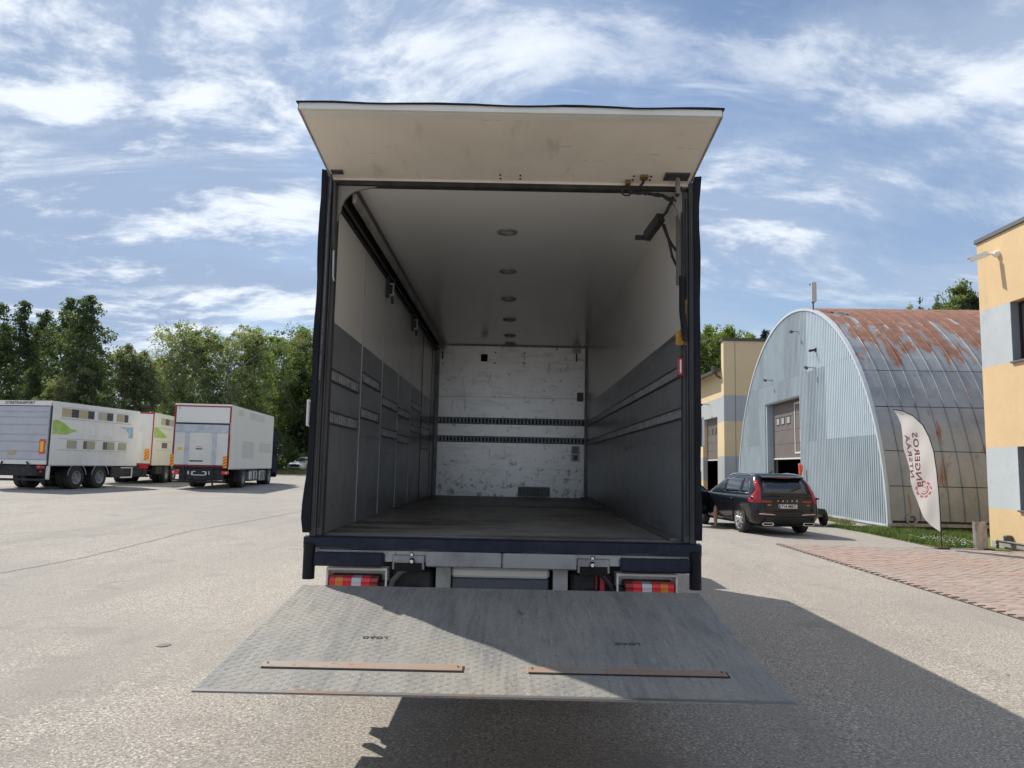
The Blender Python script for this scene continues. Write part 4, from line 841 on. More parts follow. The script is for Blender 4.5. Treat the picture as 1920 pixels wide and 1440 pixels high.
    pf = MB(); pf.box(-1.64, -1.56, -.05, -.02, .66, .84); pf.box(-1.03, -.95, -.05, -.02, .66, .84); pf.box(-1.64, -1.45, -.05, -.02, .80, .84); pf.box(-1.14, -.95, -.05, -.02, .80, .84); pf.box(-1.56, -1.03, -.045, -.025, .64, .68); pf.box(-1.80, -1.74, -.05, -.02, .68, .84); pf.box(-.86, -.82, -.05, -.02, .68, .84)
    pf.build('plate_frame', 'sign_white', T)
    q = MB(); q.box(-2.2, -.35, .0, .6, .42, .94, .03); q.tube([(-2.45, -.05, .36), (-.1, -.05, .36)], .055, 6); q.tube([(-2.0, -.07, 1.05), (-1.95, -.12, .6), (-1.9, -.05, .35)], .04, 6); q.tube([(-.72, -.07, 1.05), (-.68, -.12, .6), (-.66, -.05, .2)], .045, 6); q.build('tail_lift_frame', 'chassis', T)
    for (a, b_, z0, z1) in ((1.24, 2.1, 3.52, 3.82), (3.3, 6.6, 3.46, 3.80), (2.3, 4.5, 1.48, 2.32), (5.8, 8.6, 1.83, 2.33)): MB().box(.0005, .002, a, b_, z0, z1).build('faded_patch', 'patch', T)
    MB().box(-.02, .01, .05, 8.9, .93, .985, .003).build('skirt_edge', 'alu_flat', T)
    chassis(T, L, (2.9, 8.6), .51)
    tk = MB(); tk.m = 0; tk.box(-.65, -.02, 4.3, 5.9, .30, .88, .10); tk.box(-.65, -.02, 6.3, 7.6, .30, .85, .04); tk.m = 1
    for y_ in (4.6, 5.2, 5.7, 6.5, 6.9, 7.3): tk.box(-.03, -.005, y_, y_+.12, .36, .80)
    tk.build('fuel_tank', ['alu', 'chassis'], T)
    MB().box(-.34, -.03, 2.2, 2.25, .3, .95).build('mudflap', 'black', T)
    truck_cab_off(T, 9.1, 'navy_paint', 3.1)
def truck_cab_off(T, y0, paint, h=2.95):
    c = thing('cab_tmp', '', '', (0, 0, 0)); truck_cab(c, y0, paint, 1.2, h)
    for ch in list(c.children): ch.parent = T; ch.location.x += -1.275
    bpy.data.objects.remove(c)
left_trucks()

# ================================================================ ARCHED HANGAR
def build_hangar():
    N = (11.76, 18.62); H = thing('arched_hangar', 'large arched hangar with corrugated pale grey front and rusty ribbed metal roof', 'hangar', (N[0], N[1], g(*N)), -.035)
    A_, B_ = 8.85, 8.60; LEN = 26.0
    arch = lambda s: B_*math.sqrt(max(0, 1-((s-A_)/A_)**2))
    # front cladding sheets
    bounds = list(np.linspace(0.0, 7.85, 9))+list(np.linspace(7.85, 12.72, 6))[1:]+list(np.linspace(12.72, 17.7, 6))[1:]
    rows = [(.16, 2.98), (2.98, 5.78), (5.78, 9)]
    rr = random.Random(3)
    for ci in range(len(bounds)-1):
        a, b = bounds[ci], bounds[ci+1]; door = 7.8 < (a+b)/2 < 12.72
        for ri, (z0, z1) in enumerate(rows):
            if door:
                if z1 < 4.9: continue
                z0 = max(z0, 4.93)
            if max(arch(a), arch(b), arch((a+b)/2)) < z0+.05: continue
            n = int(round((b-a)/.152)); ss = []
            for k in range(n):
                s0 = a+(b-a)*k/n; p = (b-a)/n
                ss += [(s0+.001, 0), (s0+p*.36, 0), (s0+p*.46, -.05), (s0+p*.90, -.05)]
            ss.append((b-.001, 0)); ss = [q for q in ss if arch(q[0])-.03 > z0+.02]
            if len(ss) < 2: continue
            V = []; off = rr.uniform(-.004, .002)-.002*ri
            for (s, dx) in ss: zt = max(z0+.01, min(z1-.004, arch(s)-.03)); V += [(dx+off, s, z0), (dx+off, s, zt)]
            Fc = [(2*i, 2*i+2, 2*i+3, 2*i+1) for i in range(len(ss)-1)]
            light = (ri == 2 and a < 5.9) or (ri == 1 and a < 4.3) 
            mm = 'zinc_lt' if light else ('zinc' if ri == 0 or rr.random() < .6 else 'zinc_dk')
            o = MB().add(V, Fc).build('cladding_sheet', mm, H)
            so = o.modifiers.new('t', 'SOLIDIFY'); so.thickness = .003
    # joints and edge trims
    th = np.linspace(0, math.pi, 60); P = [(-.05, A_-A_*math.cos(t), B_*math.sin(t)) for t in th]
    ft = MB(); V = []
    for t in th:
        for (x, k) in ((-.09, .045), (-.09, -.05), (.05, -.05), (.05, .045)): V.append((x, A_-(A_+k)*math.cos(t), (B_+k)*math.sin(t)))
    ft.add(V, [(i*4+k, i*4+(k+1) % 4, (i+1)*4+(k+1) % 4, (i+1)*4+k) for i in range(59) for k in range(4)]).build('arch_trim', 'white_trim', H)
    MB().box(-.06, .02, 0, 7.8, .10, .17).build('base_flashing', 'white_trim', H)
    MB().box(-.03, .25, 0.05, 7.80, -.35, .10).build('footing', 'concrete', H); MB().box(-.03, .25, 12.72, 17.6, -.35, .15).build('footing', 'concrete', H)
    # roof rings
    M['roof_rust'] = mat('rusty_zinc_roof', (0.36, 0.375, 0.39), 0.5, 0.35, col2=(0.26, 0.275, 0.29), n_scale=.7, n_lo=.4, n_hi=.65, bump=.012, bscale=1.6,
        spots=[(2.4, .5, .7, (.36, .375, .385), .5), (4, .62, .7, (.12, .12, .12), .5)])
    nt = M['roof_rust'].node_tree; Nn = nt.nodes; Lk = nt.links; bs = Nn['Principled BSDF']; prev = bs.inputs['Base Color'].links[0].from_socket
    tc = Nn.new('ShaderNodeTexCoord'); sp = Nn.new('ShaderNodeSeparateXYZ'); Lk.new(tc.outputs['Object'], sp.inputs[0])
    nz = Nn.new('ShaderNodeTexNoise'); nz.inputs['Scale'].default_value = 1.7; nz.inputs['Detail'].default_value = 8; nz.inputs['Roughness'].default_value = .62; nz.inputs['Distortion'].default_value = .8; mp = Nn.new('ShaderNodeMapping'); mp.inputs['Scale'].default_value = (1.5, .42, .42); Lk.new(tc.outputs['Object'], mp.inputs[0]); Lk.new(mp.outputs[0], nz.inputs[0])
    mr = Nn.new('ShaderNodeMapRange'); Lk.new(sp.outputs[2], mr.inputs[0]); mr.inputs[1].default_value = 4.6; mr.inputs[2].default_value = 8.3; mr.inputs[3].default_value = -.14; mr.inputs[4].default_value = .16
    mx_ = Nn.new('ShaderNodeMapRange'); Lk.new(sp.outputs[0], mx_.inputs[0]); mx_.inputs[1].default_value = 0; mx_.inputs[2].default_value = 6; mx_.inputs[3].default_value = -.03; mx_.inputs[4].default_value = .05
    ad = Nn.new('ShaderNodeMath'); ad.operation = 'ADD'; Lk.new(nz.outputs[0], ad.inputs[0]); Lk.new(mr.outputs[0], ad.inputs[1]); a2 = Nn.new('ShaderNodeMath'); a2.operation = 'ADD'; Lk.new(ad.outputs[0], a2.inputs[0]); Lk.new(mx_.outputs[0], a2.inputs[1])
    m2 = Nn.new('ShaderNodeMapRange'); Lk.new(a2.outputs[0], m2.inputs[0]); m2.inputs[1].default_value = .455; m2.inputs[2].default_value = .53
    nz2 = Nn.new('ShaderNodeTexNoise'); nz2.inputs['Scale'].default_value = 3.5; nz2.inputs['Detail'].default_value = 7; Lk.new(tc.outputs['Object'], nz2.inputs[0])
    rc = Nn.new('ShaderNodeMix'); rc.data_type = 'RGBA'; Lk.new(nz2.outputs[0], rc.inputs[0]); rc.inputs[6].default_value = (.13, .045, .024, 1); rc.inputs[7].default_value = (.42, .21, .125, 1)
    mx = Nn.new('ShaderNodeMix'); mx.data_type = 'RGBA'; Lk.new(m2.outputs[0], mx.inputs[0]); Lk.new(prev, mx.inputs[6]); Lk.new(rc.outputs[2], mx.inputs[7]); Lk.new(mx.outputs[2], bs.inputs['Base Color'])
    mm = Nn.new('ShaderNodeMapRange'); Lk.new(m2.outputs[0], mm.inputs[0]); mm.inputs[3].default_value = .35; mm.inputs[4].default_value = 0; Lk.new(mm.outputs[0], bs.inputs['Metallic'])
    # angular breaks: seams at heights seen on the lower curve
    hz = [.28, 1.35, 2.45, 3.9, 5.2]; tb = [math.asin(h/B_) for h in hz]+[1.0, 1.25, 1.5, 1.75, 2.0, 2.3, 2.6, 2.86]; tb = [tb[0]]+tb[1:]
    rw = .45; nr = 24
    def ring(x0, x1, t0, t1, rnd, lift, inner=True):
        n = max(2, int((t1-t0)/.06)); V = []; Fc = []
        for i in range(n+1):
            t = t0+(t1-t0)*i/n
            for (x, k) in ((x0, .01), (x0+.006, .045), (x0+.022, .045), (x0+.03, .005+lift), (x1-.003, .002+lift+rnd), (x1, -.02)):
                V.append((x, A_-(A_+.02+k)*math.cos(t), (B_+.02+k)*math.sin(t)))
        Fc = [(i*6+k, i*6+k+1, (i+1)*6+k+1, (i+1)*6+k) for i in range(n) for k in range(5)]
        return V, Fc
    cnt = 0; rest = MB()
    for i in range(nr):
        for j in range(len(tb)-1):
            x0 = .02+i*rw; V, Fc = ring(x0, x0+rw, tb[j]+(.002 if j < 5 else 0), tb[j+1]-(.0008 if j < 5 else 0), rr.uniform(0, .012), rr.uniform(0, .008) if j < 5 else .003)
            if cnt < 288 and j < 12:
                MB().add(V, Fc).build('roof_panel', 'roof_rust', H); cnt += 1
            else: rest.add(V, Fc)
    x = .02+nr*rw
    while x < LEN:
        for j in range(len(tb)-1): V, Fc = ring(x, x+rw, tb[j]+.002, tb[j+1]-.0008, rr.uniform(0, .012), rr.uniform(0, .008)); rest.add(V, Fc)
        x += rw
    rest.build('roof_panel_field', 'roof_rust', H, kind='stuff')
    # inner shell, so that the hall is dark and closed
    V = []; 
    for x_ in (.06, LEN):
        for t in np.linspace(0.0, math.pi, 40): V.append((x_, A_-(A_-.04)*math.cos(t), (B_-.04)*math.sin(t)))
    MB().add(V, [(i, i+1, 41+i, 40+i) for i in range(39)]).build('roof_lining', 'chassis', H)
    MB().add([(LEN, A_-(A_-.04)*math.cos(t), (B_-.04)*math.sin(t)) for t in np.linspace(0, math.pi, 40)], [tuple(range(40))]).build('back_wall', 'zinc', H)
    MB().box(.1, LEN, 0.03, .15, -.3, .30).build('side_footing', mat('dark_footing', (.10, .085, .07), .9, var=(3, .3)), H)
    MB().box(-.05, LEN, -.10, .03, .12, .22, .01).build('side_sill', 'alu_dull', H)
    MB().lathe([(0, .17), (-.06, .17), (-.06, .13), (0, .11)], (.62, -.06, .34), 'y', 16).build('round_vent', 'alu_dull', H, True)
    # door
    D = .28; MB().box(0, D+.2, 12.60, 12.72, -.1, 4.92).build('door_jamb', 'zinc', H); MB().box(0, D+.2, 7.73, 7.85, -.1, 4.92).build('door_jamb', 'reveal', H); MB().box(-.04, D+.2, 7.73, 12.74, 4.86, 4.93).build('door_lintel', 'roof_trim_grey', H)
    zb = 2.30; dr = MB().box(D+.05, D+.07, 7.86, 12.60, zb, 4.85).build('sectional_door', 'door_brown', H)
    n = 4
    for i in range(n):
        z0 = zb+.06+(4.85-zb-.06)*i/n; z1 = zb+.06+(4.85-zb-.06)*(i+1)/n-.012
        MB().box(D, D+.045, 7.90, 12.58, z0, z1, .008).build('door_panel', 'door_brown', dr)
    MB().box(D-.02, D+.06, 7.9, 12.58, zb-.02, zb+.055, .01).build('bottom_rail', 'door_frame_white', dr)
    MB().box(D+.01, D+.1, 12.5, 12.60, -.1, 4.8).build('guide_track', 'roof_trim', dr)
    for (a, b) in ((10.05, 10.55), (10.85, 11.30), (11.55, 12.0), (8.22, 8.80)):
        w = MB().box(D-.012, D-.001, a, b, 3.86, 4.24, .01).build('window_frame', 'black', dr); MB().box(D-.016, D-.0125, a+.05, b-.05, 3.91, 4.19).build('pane', 'pane_lt', w)
    fr = MB()
    for (a, b, z0, z1) in ((9.38, 9.46, 2.52, 4.76), (7.95, 8.03, 2.52, 4.76), (8.03, 9.38, 2.52, 2.60), (8.03, 9.38, 4.68, 4.76)): fr.box(D-.025, D-.001, a, b, z0, z1, .004)
    fr.build('wicket_door_frame', 'door_frame_white', dr)
    sg = MB().box(D-.012, D-.001, 8.55, 8.80, 3.02, 3.55).build('notice_sign', 'sign_white', dr)
    MB().lathe([(-.004, 0), (-.004, .085), (0, .085)], (D-.012, 8.675, 3.38), 'x', 14).build('red_symbol', 'sign_red', sg); MB().box(D-.016, D-.0125, 8.60, 8.75, 3.1, 3.2).build('red_symbol', 'sign_red', sg)
    MB().box(D-.01, D, 9.1, 9.2, 4.4, 4.44).build('small_plate', 'sign_white', dr)
    # hall floor
    MB().box(.1, LEN, .2, 17.5, -.12, -.02).build('hall_floor', 'concrete', H)
    return H
HANG = build_hangar()
def hp(s, z, off=0.0):  # point on the hangar front
    m = HANG.matrix_basis; return m @ Vector((-off, s, z+.09))
def wall_lamp(name, s, z, label, cat, kind):
    o = thing(name, label, cat, hp(s, z, .03), -.035, 'floodlights on the hangar front' if kind == 'flood' else None)
    if kind == 'flood':
        q = MB(); q.box(-.02, 0, -.06, .06, -.06, .06); q.tube([(-.01, 0, 0), (-.34, 0, .04)], .014, 6); q.build('bracket', 'rail', o)
        MB().obox((-.36, 0, .01), (1, 0, -.6), (0, 1, 0), (.6, 0, 1), .07, .09, .035).build('lamp_head', 'rail', o); MB().obox((-.345, 0, -.032), (1, 0, -.6), (0, 1, 0), (.6, 0, 1), .055, .075, .006).build('lamp_glass', 'pane', o)
    else:
        MB().box(-.05, 0, -.06, .06, -.08, .08, .01).build('base', 'black', o); MB().tube([(-.05, 0, 0), (-.30, -.05, -.05)], .05, 10).build('barrel', 'black', o)
wall_lamp('floodlight', 11.5, 5.87, 'small grey floodlight high left of the hangar door', 'floodlight', 'flood')
wall_lamp('floodlight', 6.0, 5.75, 'grey floodlight right of the hangar door, level with it', 'floodlight', 'flood')
wall_lamp('floodlight', 7.7, 7.5, 'topmost grey floodlight near the hangar apex', 'floodlight', 'flood')
wall_lamp('security_camera', 5.83, 6.45, 'small black camera on the hangar front under the apex', 'camera', 'cam')
def antenna():
    o = thing('panel_antenna', 'pale upright panel antenna standing on top of the hangar arch', 'antenna', hp(6.0, 8.05, .05), -.035)
    MB().tube([(0, 0, -.1), (0, 0, 1.15)], .03, 8).build('mast', 'rail', o); MB().box(-.10, .09, -.18, -.04, .34, 1.16, .03).build('panel', 'antenna', o)
    MB().box(-.05, .05, -.04, .25, 1.10, 1.15).build('bracket', 'rail', o); MB().box(-.05, .05, -.04, .05, .32, .36).build('bracket', 'rail', o)
    c = thing('cable_loop', 'thin cable loop rising over the left shoulder of the hangar arch', 'cable', hp(12.3, 7.75, 0), -.035)
    MB().tube([(0, .15, -.1), (0, .15, .35), (0, .05, .55), (0, -.1, .6), (0, -.25, .5), (0, -.3, .3)], .02, 6).build('cable', 'rail', c, True)
antenna()
def leaning_post():
    p = hp(7.25, 0, .55); o = thing('marker_post', 'white marker post with orange tip leaning by the hangar door', 'post', (p.x, p.y, g(p.x, p.y)))
    MB().tube([(0, 0, 0), (.28, .05, 1.55)], .05, 8).build('shaft', 'sign_white', o, True); MB().tube([(.285, .05, 1.56), (.32, .06, 1.80), (.31, .06, 1.98), (.25, .05, 2.02)], [.055, .09, .09, .04], 8).build('orange_tip', 'orange', o, True)
    MB().tube([(-.02, 0, .5), (.13, .02, 1.0)], .054, 8).build('orange_band', 'orange', o, True)
leaning_post()

# ================================================================ YELLOW BUILDINGS
def office():
    B = thing('yellow_office', 'yellow rendered building with pale grey bands and flat roof at right edge', 'building', (12.0, 14.05, -.12))
    Z = [-.2, .97, 2.47, 4.50, 5.96, 7.74]; wn = [(-1.2, -3.0), (-4.7, -6.4), (-8.2, -9.9), (-11.7, -13.4)]
    for i in range(5):
        m = 'yellow_wall' if i % 2 == 0 else 'grey_wall'
        if i % 2 == 0: MB().box(0, .35, -24, 0, Z[i], Z[i+1]).build('wall_band', m, B)
        else:
            y = 0
            for (a, b) in wn+[(-24, -24)]:
                MB().box(0, .35, a, y, Z[i]+.0005, Z[i+1]-.0005).build('wall_band', m, B); y = b
            for (a, b) in wn:
                w = MB(); z0, z1 = Z[i], Z[i+1]
                for q in ((a-.06, a, z0+.08, z1-.06), (b, b+.06, z0+.08, z1-.06), ((a+b)/2-.04, (a+b)/2+.04, z0+.08, z1-.06), (b, a, z0+.0, z0+.08), (b, a, z1-.06, z1)): w.box(.20, .27, min(q[0], q[1]), max(q[0], q[1]), q[2], q[3])
                f = w.build('window', 'brown_frame', B); MB().box(.235, .24, b+.05, a-.05, z0+.07, z1-.05).build('pane', 'pane', f)
                MB().box(-.06, .20, b-.03, a+.03, z0-.035, z0+.006, .004).build('sill', 'roof_trim_grey', f)
                MB().box(.002, .198, a-.003, a-.0005, z0+.01, z1-.001).build('reveal', 'reveal', f); MB().box(.002, .198, b+.0005, b+.003, z0+.01, z1-.001).build('reveal', 'reveal', f)
                MB().box(.35, .36, b, a, z0, z1).build('room_dark', 'slot', f)
    MB().box(.35, 10, -24, 0, -.2, 7.6).build('building_core', 'yellow_wall', B)
    MB().box(-.05, 10.05, -24.05, .05, 7.745, 7.86, .01).build('roof_flashing', 'roof_trim_grey', B)
    MB().box(-.02, -.0005, -24, -.1, -.2, .18).build('plinth', 'concrete', B)
    pr = MB(); pr.tube([(-.14, -.5, .20), (-.14, -14, .12)], .035, 6); pr.tube([(-.14, -.5, .20), (-.14, -.5, -.1)], .035, 6); pr.build('wall_rail', 'rail', B)
    MB().box(-.16, -.005, -.9, -.75, .20, .36, .02).build('pipe_outlet', 'rail', B)
office()
def office_camera():
    o = thing('security_camera', 'white bullet security camera near the top corner of the yellow building', 'camera', (12.0, 13.2, 7.13))
    MB().lathe([(0, .0), (0, .085), (-.07, .085), (-.12, .05), (-.13, 0)], (0, 0, 0), 'x', 16).build('mount', 'white_paint', o, True)
    MB().tube([(-.11, 0, 0), (-.22, .10, .02)], .03, 8).build('arm', 'white_paint', o, True)
    d = Vector((-.55, .42, -.20)).normalized(); p = Vector((-.22, .10, .02)); up = Vector((0, 0, 1)); sd = d.cross(up).normalized(); u2 = sd.cross(d)
    MB().obox(p+d*.17, d, sd, u2, .20, .055, .05).build('housing', 'white_paint', o); MB().obox(p+d*.371, d, sd, u2, .004, .045, .04).build('lens', 'black', o); MB().obox(p+d*.2+u2*.054, d, sd, u2, .23, .062, .006).build('sun_shield', 'white_paint', o)
office_camera()
def guard_post():
    z = g(11.08, 12.8); o = thing('guard_post', 'bent galvanised steel guard post at the corner of the yellow building', 'post', (11.08, 12.9, z))
    q = MB(); q.box(-.14, -.125, -.02, .10, 0, .66, .002); q.box(-.1245, .10, -.02, -.008, 0, .66, .002); q.box(.10, .125, -.02, .16, 0, .66, .002); q.build('steel_plate', 'post_metal', o)
    MB().box(-.12, -.09, -.035, -.021, .44, .58, .004).build('lock_plate', 'alu_dull', o); MB().box(.13, .145, .0, .10, .0, .60).build('brown_edge', 'rust_strip', o); MB().box(.04, .30, -.03, .3, -.01, .05, .01).build('foot_block', 'rail', o)
guard_post()
def service_hall():
    B = thing('service_hall', 'far yellow and grey banded service hall with tall pier and open gate', 'building', (12.85, 41.0, g(13, 41)))
    Z = [-.1, .93, 2.53, 4.66, 6.25, 9.62]; cols = ['yellow_wall2', 'grey_wall2']
    for i in range(5): MB().box(0, 9, 0, .55, Z[i]+.0005, Z[i+1]-.0005).build('pier_band', cols[i % 2], B)
    MB().box(-.08, 9.1, -.08, .65, 9.625, 9.80).build('parapet_cap', 'roof_trim', B)
    MB().box(.69, .71, -.012, -.001, .9, 9.6).build('lightning_cable', 'roof_trim', B)
    # wall with gate; wall plane at x=.25, going away
    x0, x1 = .25, .55; gy = [(2.45, 6.2), (8.5, 12.3)]; zt = 8.0; gz = 5.1
    zb = Z[:5]+[zt]
    for i in range(5):
        y = .551
        for (a, b) in gy+[(22, 22)]:
            if zb[i] < gz:
                MB().box(x0, x1, y, a, zb[i]+.0005, min(zb[i+1], gz if False else zb[i+1])-.0005).build('wall_band', cols[i % 2], B); y = b
        if zb[i] >= gz: MB().box(x0, x1, .551, 22, zb[i]+.0005, zb[i+1]-.0005).build('wall_band', cols[i % 2], B)
        elif zb[i+1] > gz:
            for (a, b) in gy: MB().box(x0, x1, a, b, gz, zb[i+1]-.0005).build('wall_band', cols[i % 2], B)
    for (a, b) in gy:
        dr = MB().box(x0+.32, x0+.36, a, b, 2.35, gz).build('gate', 'door_brown', B)
        for k in range(5): MB().box(x0+.29, x0+.318, a+.05, b-.05, 2.4+k*.54, 2.4+k*.54+.52, .01).build('gate_panel', 'door_brown', dr)
        for k in range(4): MB().box(x0+.28, x0+.289, a+.3+k*.9, a+.75+k*.9, 4.05, 4.45, .01).build('window', 'pane', dr)
        MB().box(x0+.28, x0+.35, a, b, 2.30, 2.39).build('bottom_rail', 'door_frame_white', dr)
    MB().box(.58, 9, .56, 22, zt, zt+.1).build('roof', 'roof_trim', B)
    MB().box(8.8, 9, .56, 22, -.1, zt).build('rear_wall', 'slot', B); MB().box(.56, 9, 21.8, 22, -.1, zt).build('rear_wall', 'slot', B); MB().box(.58, 8.9, .56, 22, -.06, -.02).build('floor', 'slot', B)
    q = MB(); q.add([(-.45, .56, zt-.1), (.3, .56, zt+.15), (.3, 22, zt+.15), (-.45, 22, zt-.1), (-.45, .56, zt-.28), (.3, .56, zt-.05), (.3, 22, zt-.05), (-.45, 22, zt-.28)], [(0, 1, 2, 3), (7, 6, 5, 4), (0, 3, 7, 4), (0, 4, 5, 1)]); q.build('eave', 'roof_trim', B)
    q = MB(); q.box(-.5, -.25, .7, 1.0, zt-.25, zt+.12, .03); q.tube([(-.35, .85, zt-.2), (-.2, .75, zt-.5), (.15, .62, zt-.7)], .07, 6); q.build('gutter_hopper', 'roof_trim', B)
    q = MB(); q.tube([(.25, 4.3, 6.0), (-.3, 4.3, 6.05)], .02, 5); q.obox((-.38, 4.3, 6.0), (1, 0, -.4), (0, 1, 0), (.4, 0, 1), .12, .15, .05); q.build('wall_lamp', 'rail', B)
service_hall()

# ================================================================ CARS
def rrect(w, y0, y1, r, nf=5, ns=6, rf=None):
    rf = rf or r; pts = []
    def arc(cx, cy, rad, a0):
        for k in range(nf+1): a = a0+math.pi/2*k/nf; pts.append((cx+rad*math.cos(a), cy+rad*math.sin(a)))
    def seg(p, q, n):
        for k in range(1, n): pts.append((p[0]+(q[0]-p[0])*k/n, p[1]+(q[1]-p[1])*k/n))
    arc(w-rf, y1-rf, rf, 0); seg((w-rf, y1), (-w+rf, y1), ns); arc(-w+rf, y1-rf, rf, math.pi/2); seg((-w, y1-rf), (-w, y0+r), 14); arc(-w+r, y0+r, r, math.pi); seg((-w+r, y0), (w-r, y0), ns); arc(w-r, y0+r, r, 1.5*math.pi); seg((w, y0+r), (w, y1-rf), 14)
    return pts
def loft(rows, r, rf):
    V = []; Fc = []; n = None
    for (z, w, y0, y1, *e) in rows:
        L = rrect(w, y0, y1, e[0] if e else r, rf=e[1] if len(e) > 1 else rf); n = len(L)
        for (x, y) in L: # plan curvature: ends bow, flanks taper to the nose
            V.append((x*(1-.05*max(0, (y-2.4)/1.3)**2), y, z))
    for i in range(len(rows)-1):
        for k in range(n): Fc.append((i*n+k, i*n+(k+1) % n, (i+1)*n+(k+1) % n, (i+1)*n+k))
    Fc.append(tuple(range(n))[::-1]); Fc.append(tuple((len(rows)-1)*n+k for k in range(n)))
    return V, Fc
def make_car(label, cat, loc, rz, paint, door_open=False, plate=None, badge=None):
    C = thing('car', label, cat, loc, rz); C.name = 'parked_suv' if door_open else 'parked_car'
    low = [(.24, .74, -.72, 3.50, .25, .5), (.33, .88, -.88, 3.66), (.48, .935, -.955, 3.74), (.62, .945, -.965, 3.75), (.74, .95, -.94, 3.74), (.86, .95, -.905, 3.68), (.95, .94, -.89, 3.45, .25, .55), (1.00, .92, -.87, 3.20, .25, .6), (1.03, .90, -.85, 2.9, .25, .6), (1.05, .86, -.82, 2.5, .25, .6)]
    up = [(1.02, .895, -.865, 2.62, .24, .5), (1.10, .875, -.845, 2.42, .22, .45), (1.22, .84, -.775, 2.10, .20, .4), (1.36, .79, -.68, 1.74, .18, .35), (1.48, .735, -.585, 1.46, .18, .3), (1.555, .69, -.53, 1.28, .18, .3), (1.60, .62, -.47, 1.12, .2, .3), (1.62, .50, -.36, .95, .2, .3), (1.63, .30, -.1, .7, .2, .25)]
    V, Fc = loft(low, .28, .42); body = MB().add(V, Fc).build('body', paint, C, True)
    V, Fc = loft(up, .2, .4); cab = MB().add(V, Fc).build('cabin', paint, C, True)
    # wheel arches and the open doorway are cut out
    cut = MB()
    for y in (0, 2.865): cut.lathe([(-1.2, 0), (-1.2, .405), (1.2, .405), (1.2, 0)], (0, y, .36), 'x', 28)
    if door_open: cut.box(-1.3, -.30, 1.20, 2.22, .30, 1.60)
    co = cut.build('cutter', 'slot'); co.hide_render = False
    for o in (body, cab):
        if o is cab and not door_open: continue
        if True:
            bo = o.modifiers.new('cut', 'BOOLEAN'); bo.operation = 'DIFFERENCE'; bo.object = co; bo.solver = 'EXACT'
            try: bo.material_mode = 'TRANSFER'
            except Exception: pass
    co.parent = None
    bpy.context.view_layer.update(); dg = bpy.context.evaluated_depsgraph_get()
    for o in (body, cab):
        if o.modifiers:
            me = bpy.data.meshes.new_from_object(o.evaluated_get(dg)); o.modifiers.clear(); o.data = me
            if len(me.materials) < 2: me.materials.append(M['slot'])
    bpy.data.objects.remove(co)
    trees = []
    for o in (body, cab):
        bm = bmesh.new(); bm.from_mesh(o.data); trees.append(BVHTree.FromBMesh(bm)); bm.free()
    def hit(org, d):
        best = None
        for t in trees:
            r = t.ray_cast(Vector(org), Vector(d))
            if r[0] is not None and (best is None or r[3] < best[3]): best = r
        return best
    def decal(name, poly, axis, m, parent=None, off=.006, n=7, th=.004):
        """a thin panel laid on the body; poly in (x,z) seen from the rear ('r') or front ('f'), in (y,z) on flanks ('L','R')"""
        us = [p_[0] for p_ in poly]; vs_ = [p_[1] for p_ in poly]; bm = bmesh.new(); vv = [bm.verts.new((p_[0], p_[1], 0)) for p_ in poly]; bm.faces.new(vv)
        for k in range(1, n):
            for (ax, lo, hi) in ((0, min(us), max(us)), (1, min(vs_), max(vs_))):
                co_ = lo+(hi-lo)*k/n; nn = (1, 0, 0) if ax == 0 else (0, 1, 0); bmesh.ops.bisect_plane(bm, geom=bm.verts[:]+bm.edges[:]+bm.faces[:], plane_co=(co_ if ax == 0 else 0, co_ if ax == 1 else 0, 0), plane_no=nn)
        D = {'r': (0, 1, 0), 'f': (0, -1, 0), 'L': (1, 0, 0), 'R': (-1, 0, 0)}[axis]
        for v in bm.verts:
            u, w = v.co.x, v.co.y; o_ = {'r': (u, -3, w), 'f': (u, 7, w), 'L': (-3, u, w), 'R': (3, u, w)}[axis]
            h_ = hit(o_, D)
            if h_ is None: h_ = (Vector(o_)+Vector(D)*2.1, -Vector(D))
            v.co = h_[0]-Vector(D)*off
        me = bpy.data.meshes.new(name); bm.to_mesh(me); bm.free(); me.materials.append(M[m]); o = bpy.data.objects.new(name, me); COL.objects.link(o); o.parent = parent or C
        me.polygons.foreach_set('use_smooth', [True]*len(me.polygons))
        so = o.modifiers.new('t', 'SOLIDIFY'); so.thickness = th; so.offset = 0
        return o
    # rear window, spoiler, lamps
    decal('rear_window', [(-.66, 1.10), (.66, 1.10), (.60, 1.30), (.52, 1.47), (-.52, 1.47), (-.60, 1.30)], 'r', 'glass')
    sp = MB(); sp.add([(-.60, -.50, 1.575), (.60, -.50, 1.575), (.58, -.72, 1.525), (-.58, -.72, 1.525), (-.60, -.45, 1.49), (.60, -.45, 1.49), (.56, -.70, 1.495), (-.56, -.70, 1.495)], [(0, 1, 2, 3), (7, 6, 5, 4), (2, 6, 7, 3), (0, 3, 7, 4), (1, 5, 6, 2), (0, 4, 5, 1)]); sp.build('roof_spoiler', paint, C)
    MB().box(-.22, .22, -.728, -.715, 1.50, 1.515).build('brake_light', 'red_dark', C)
    for s in (-1, 1):
        poly = [(s*.68, 1.44), (s*.755, 1.42), (s*.80, 1.18), (s*.93, .98), (s*.94, .86), (s*.74, .85), (s*.72, 1.0), (s*.70, 1.12), (s*.68, 1.22), (s*.675, 1.33)]
        t = decal('tail_light', poly, 'r', 'car_red', off=.012, th=.014)
        decal('tail_light_bar', [(s*.73, .86), (s*.73, .915), (s*.42, .915), (s*.42, .87)], 'r', 'red_dark')
        t2 = decal('tail_light_side', [(-.86, .86), (-.86, 1.0), (-.60, .96), (-.60, .88)], 'L' if s < 0 else 'R', 'car_red', off=.010, th=.01)
        decal('chrome_strip', [(s*.80, .56), (s*.80, .585), (s*.40, .56), (s*.36, .54)], 'r', 'chrome', off=.01, th=.01)
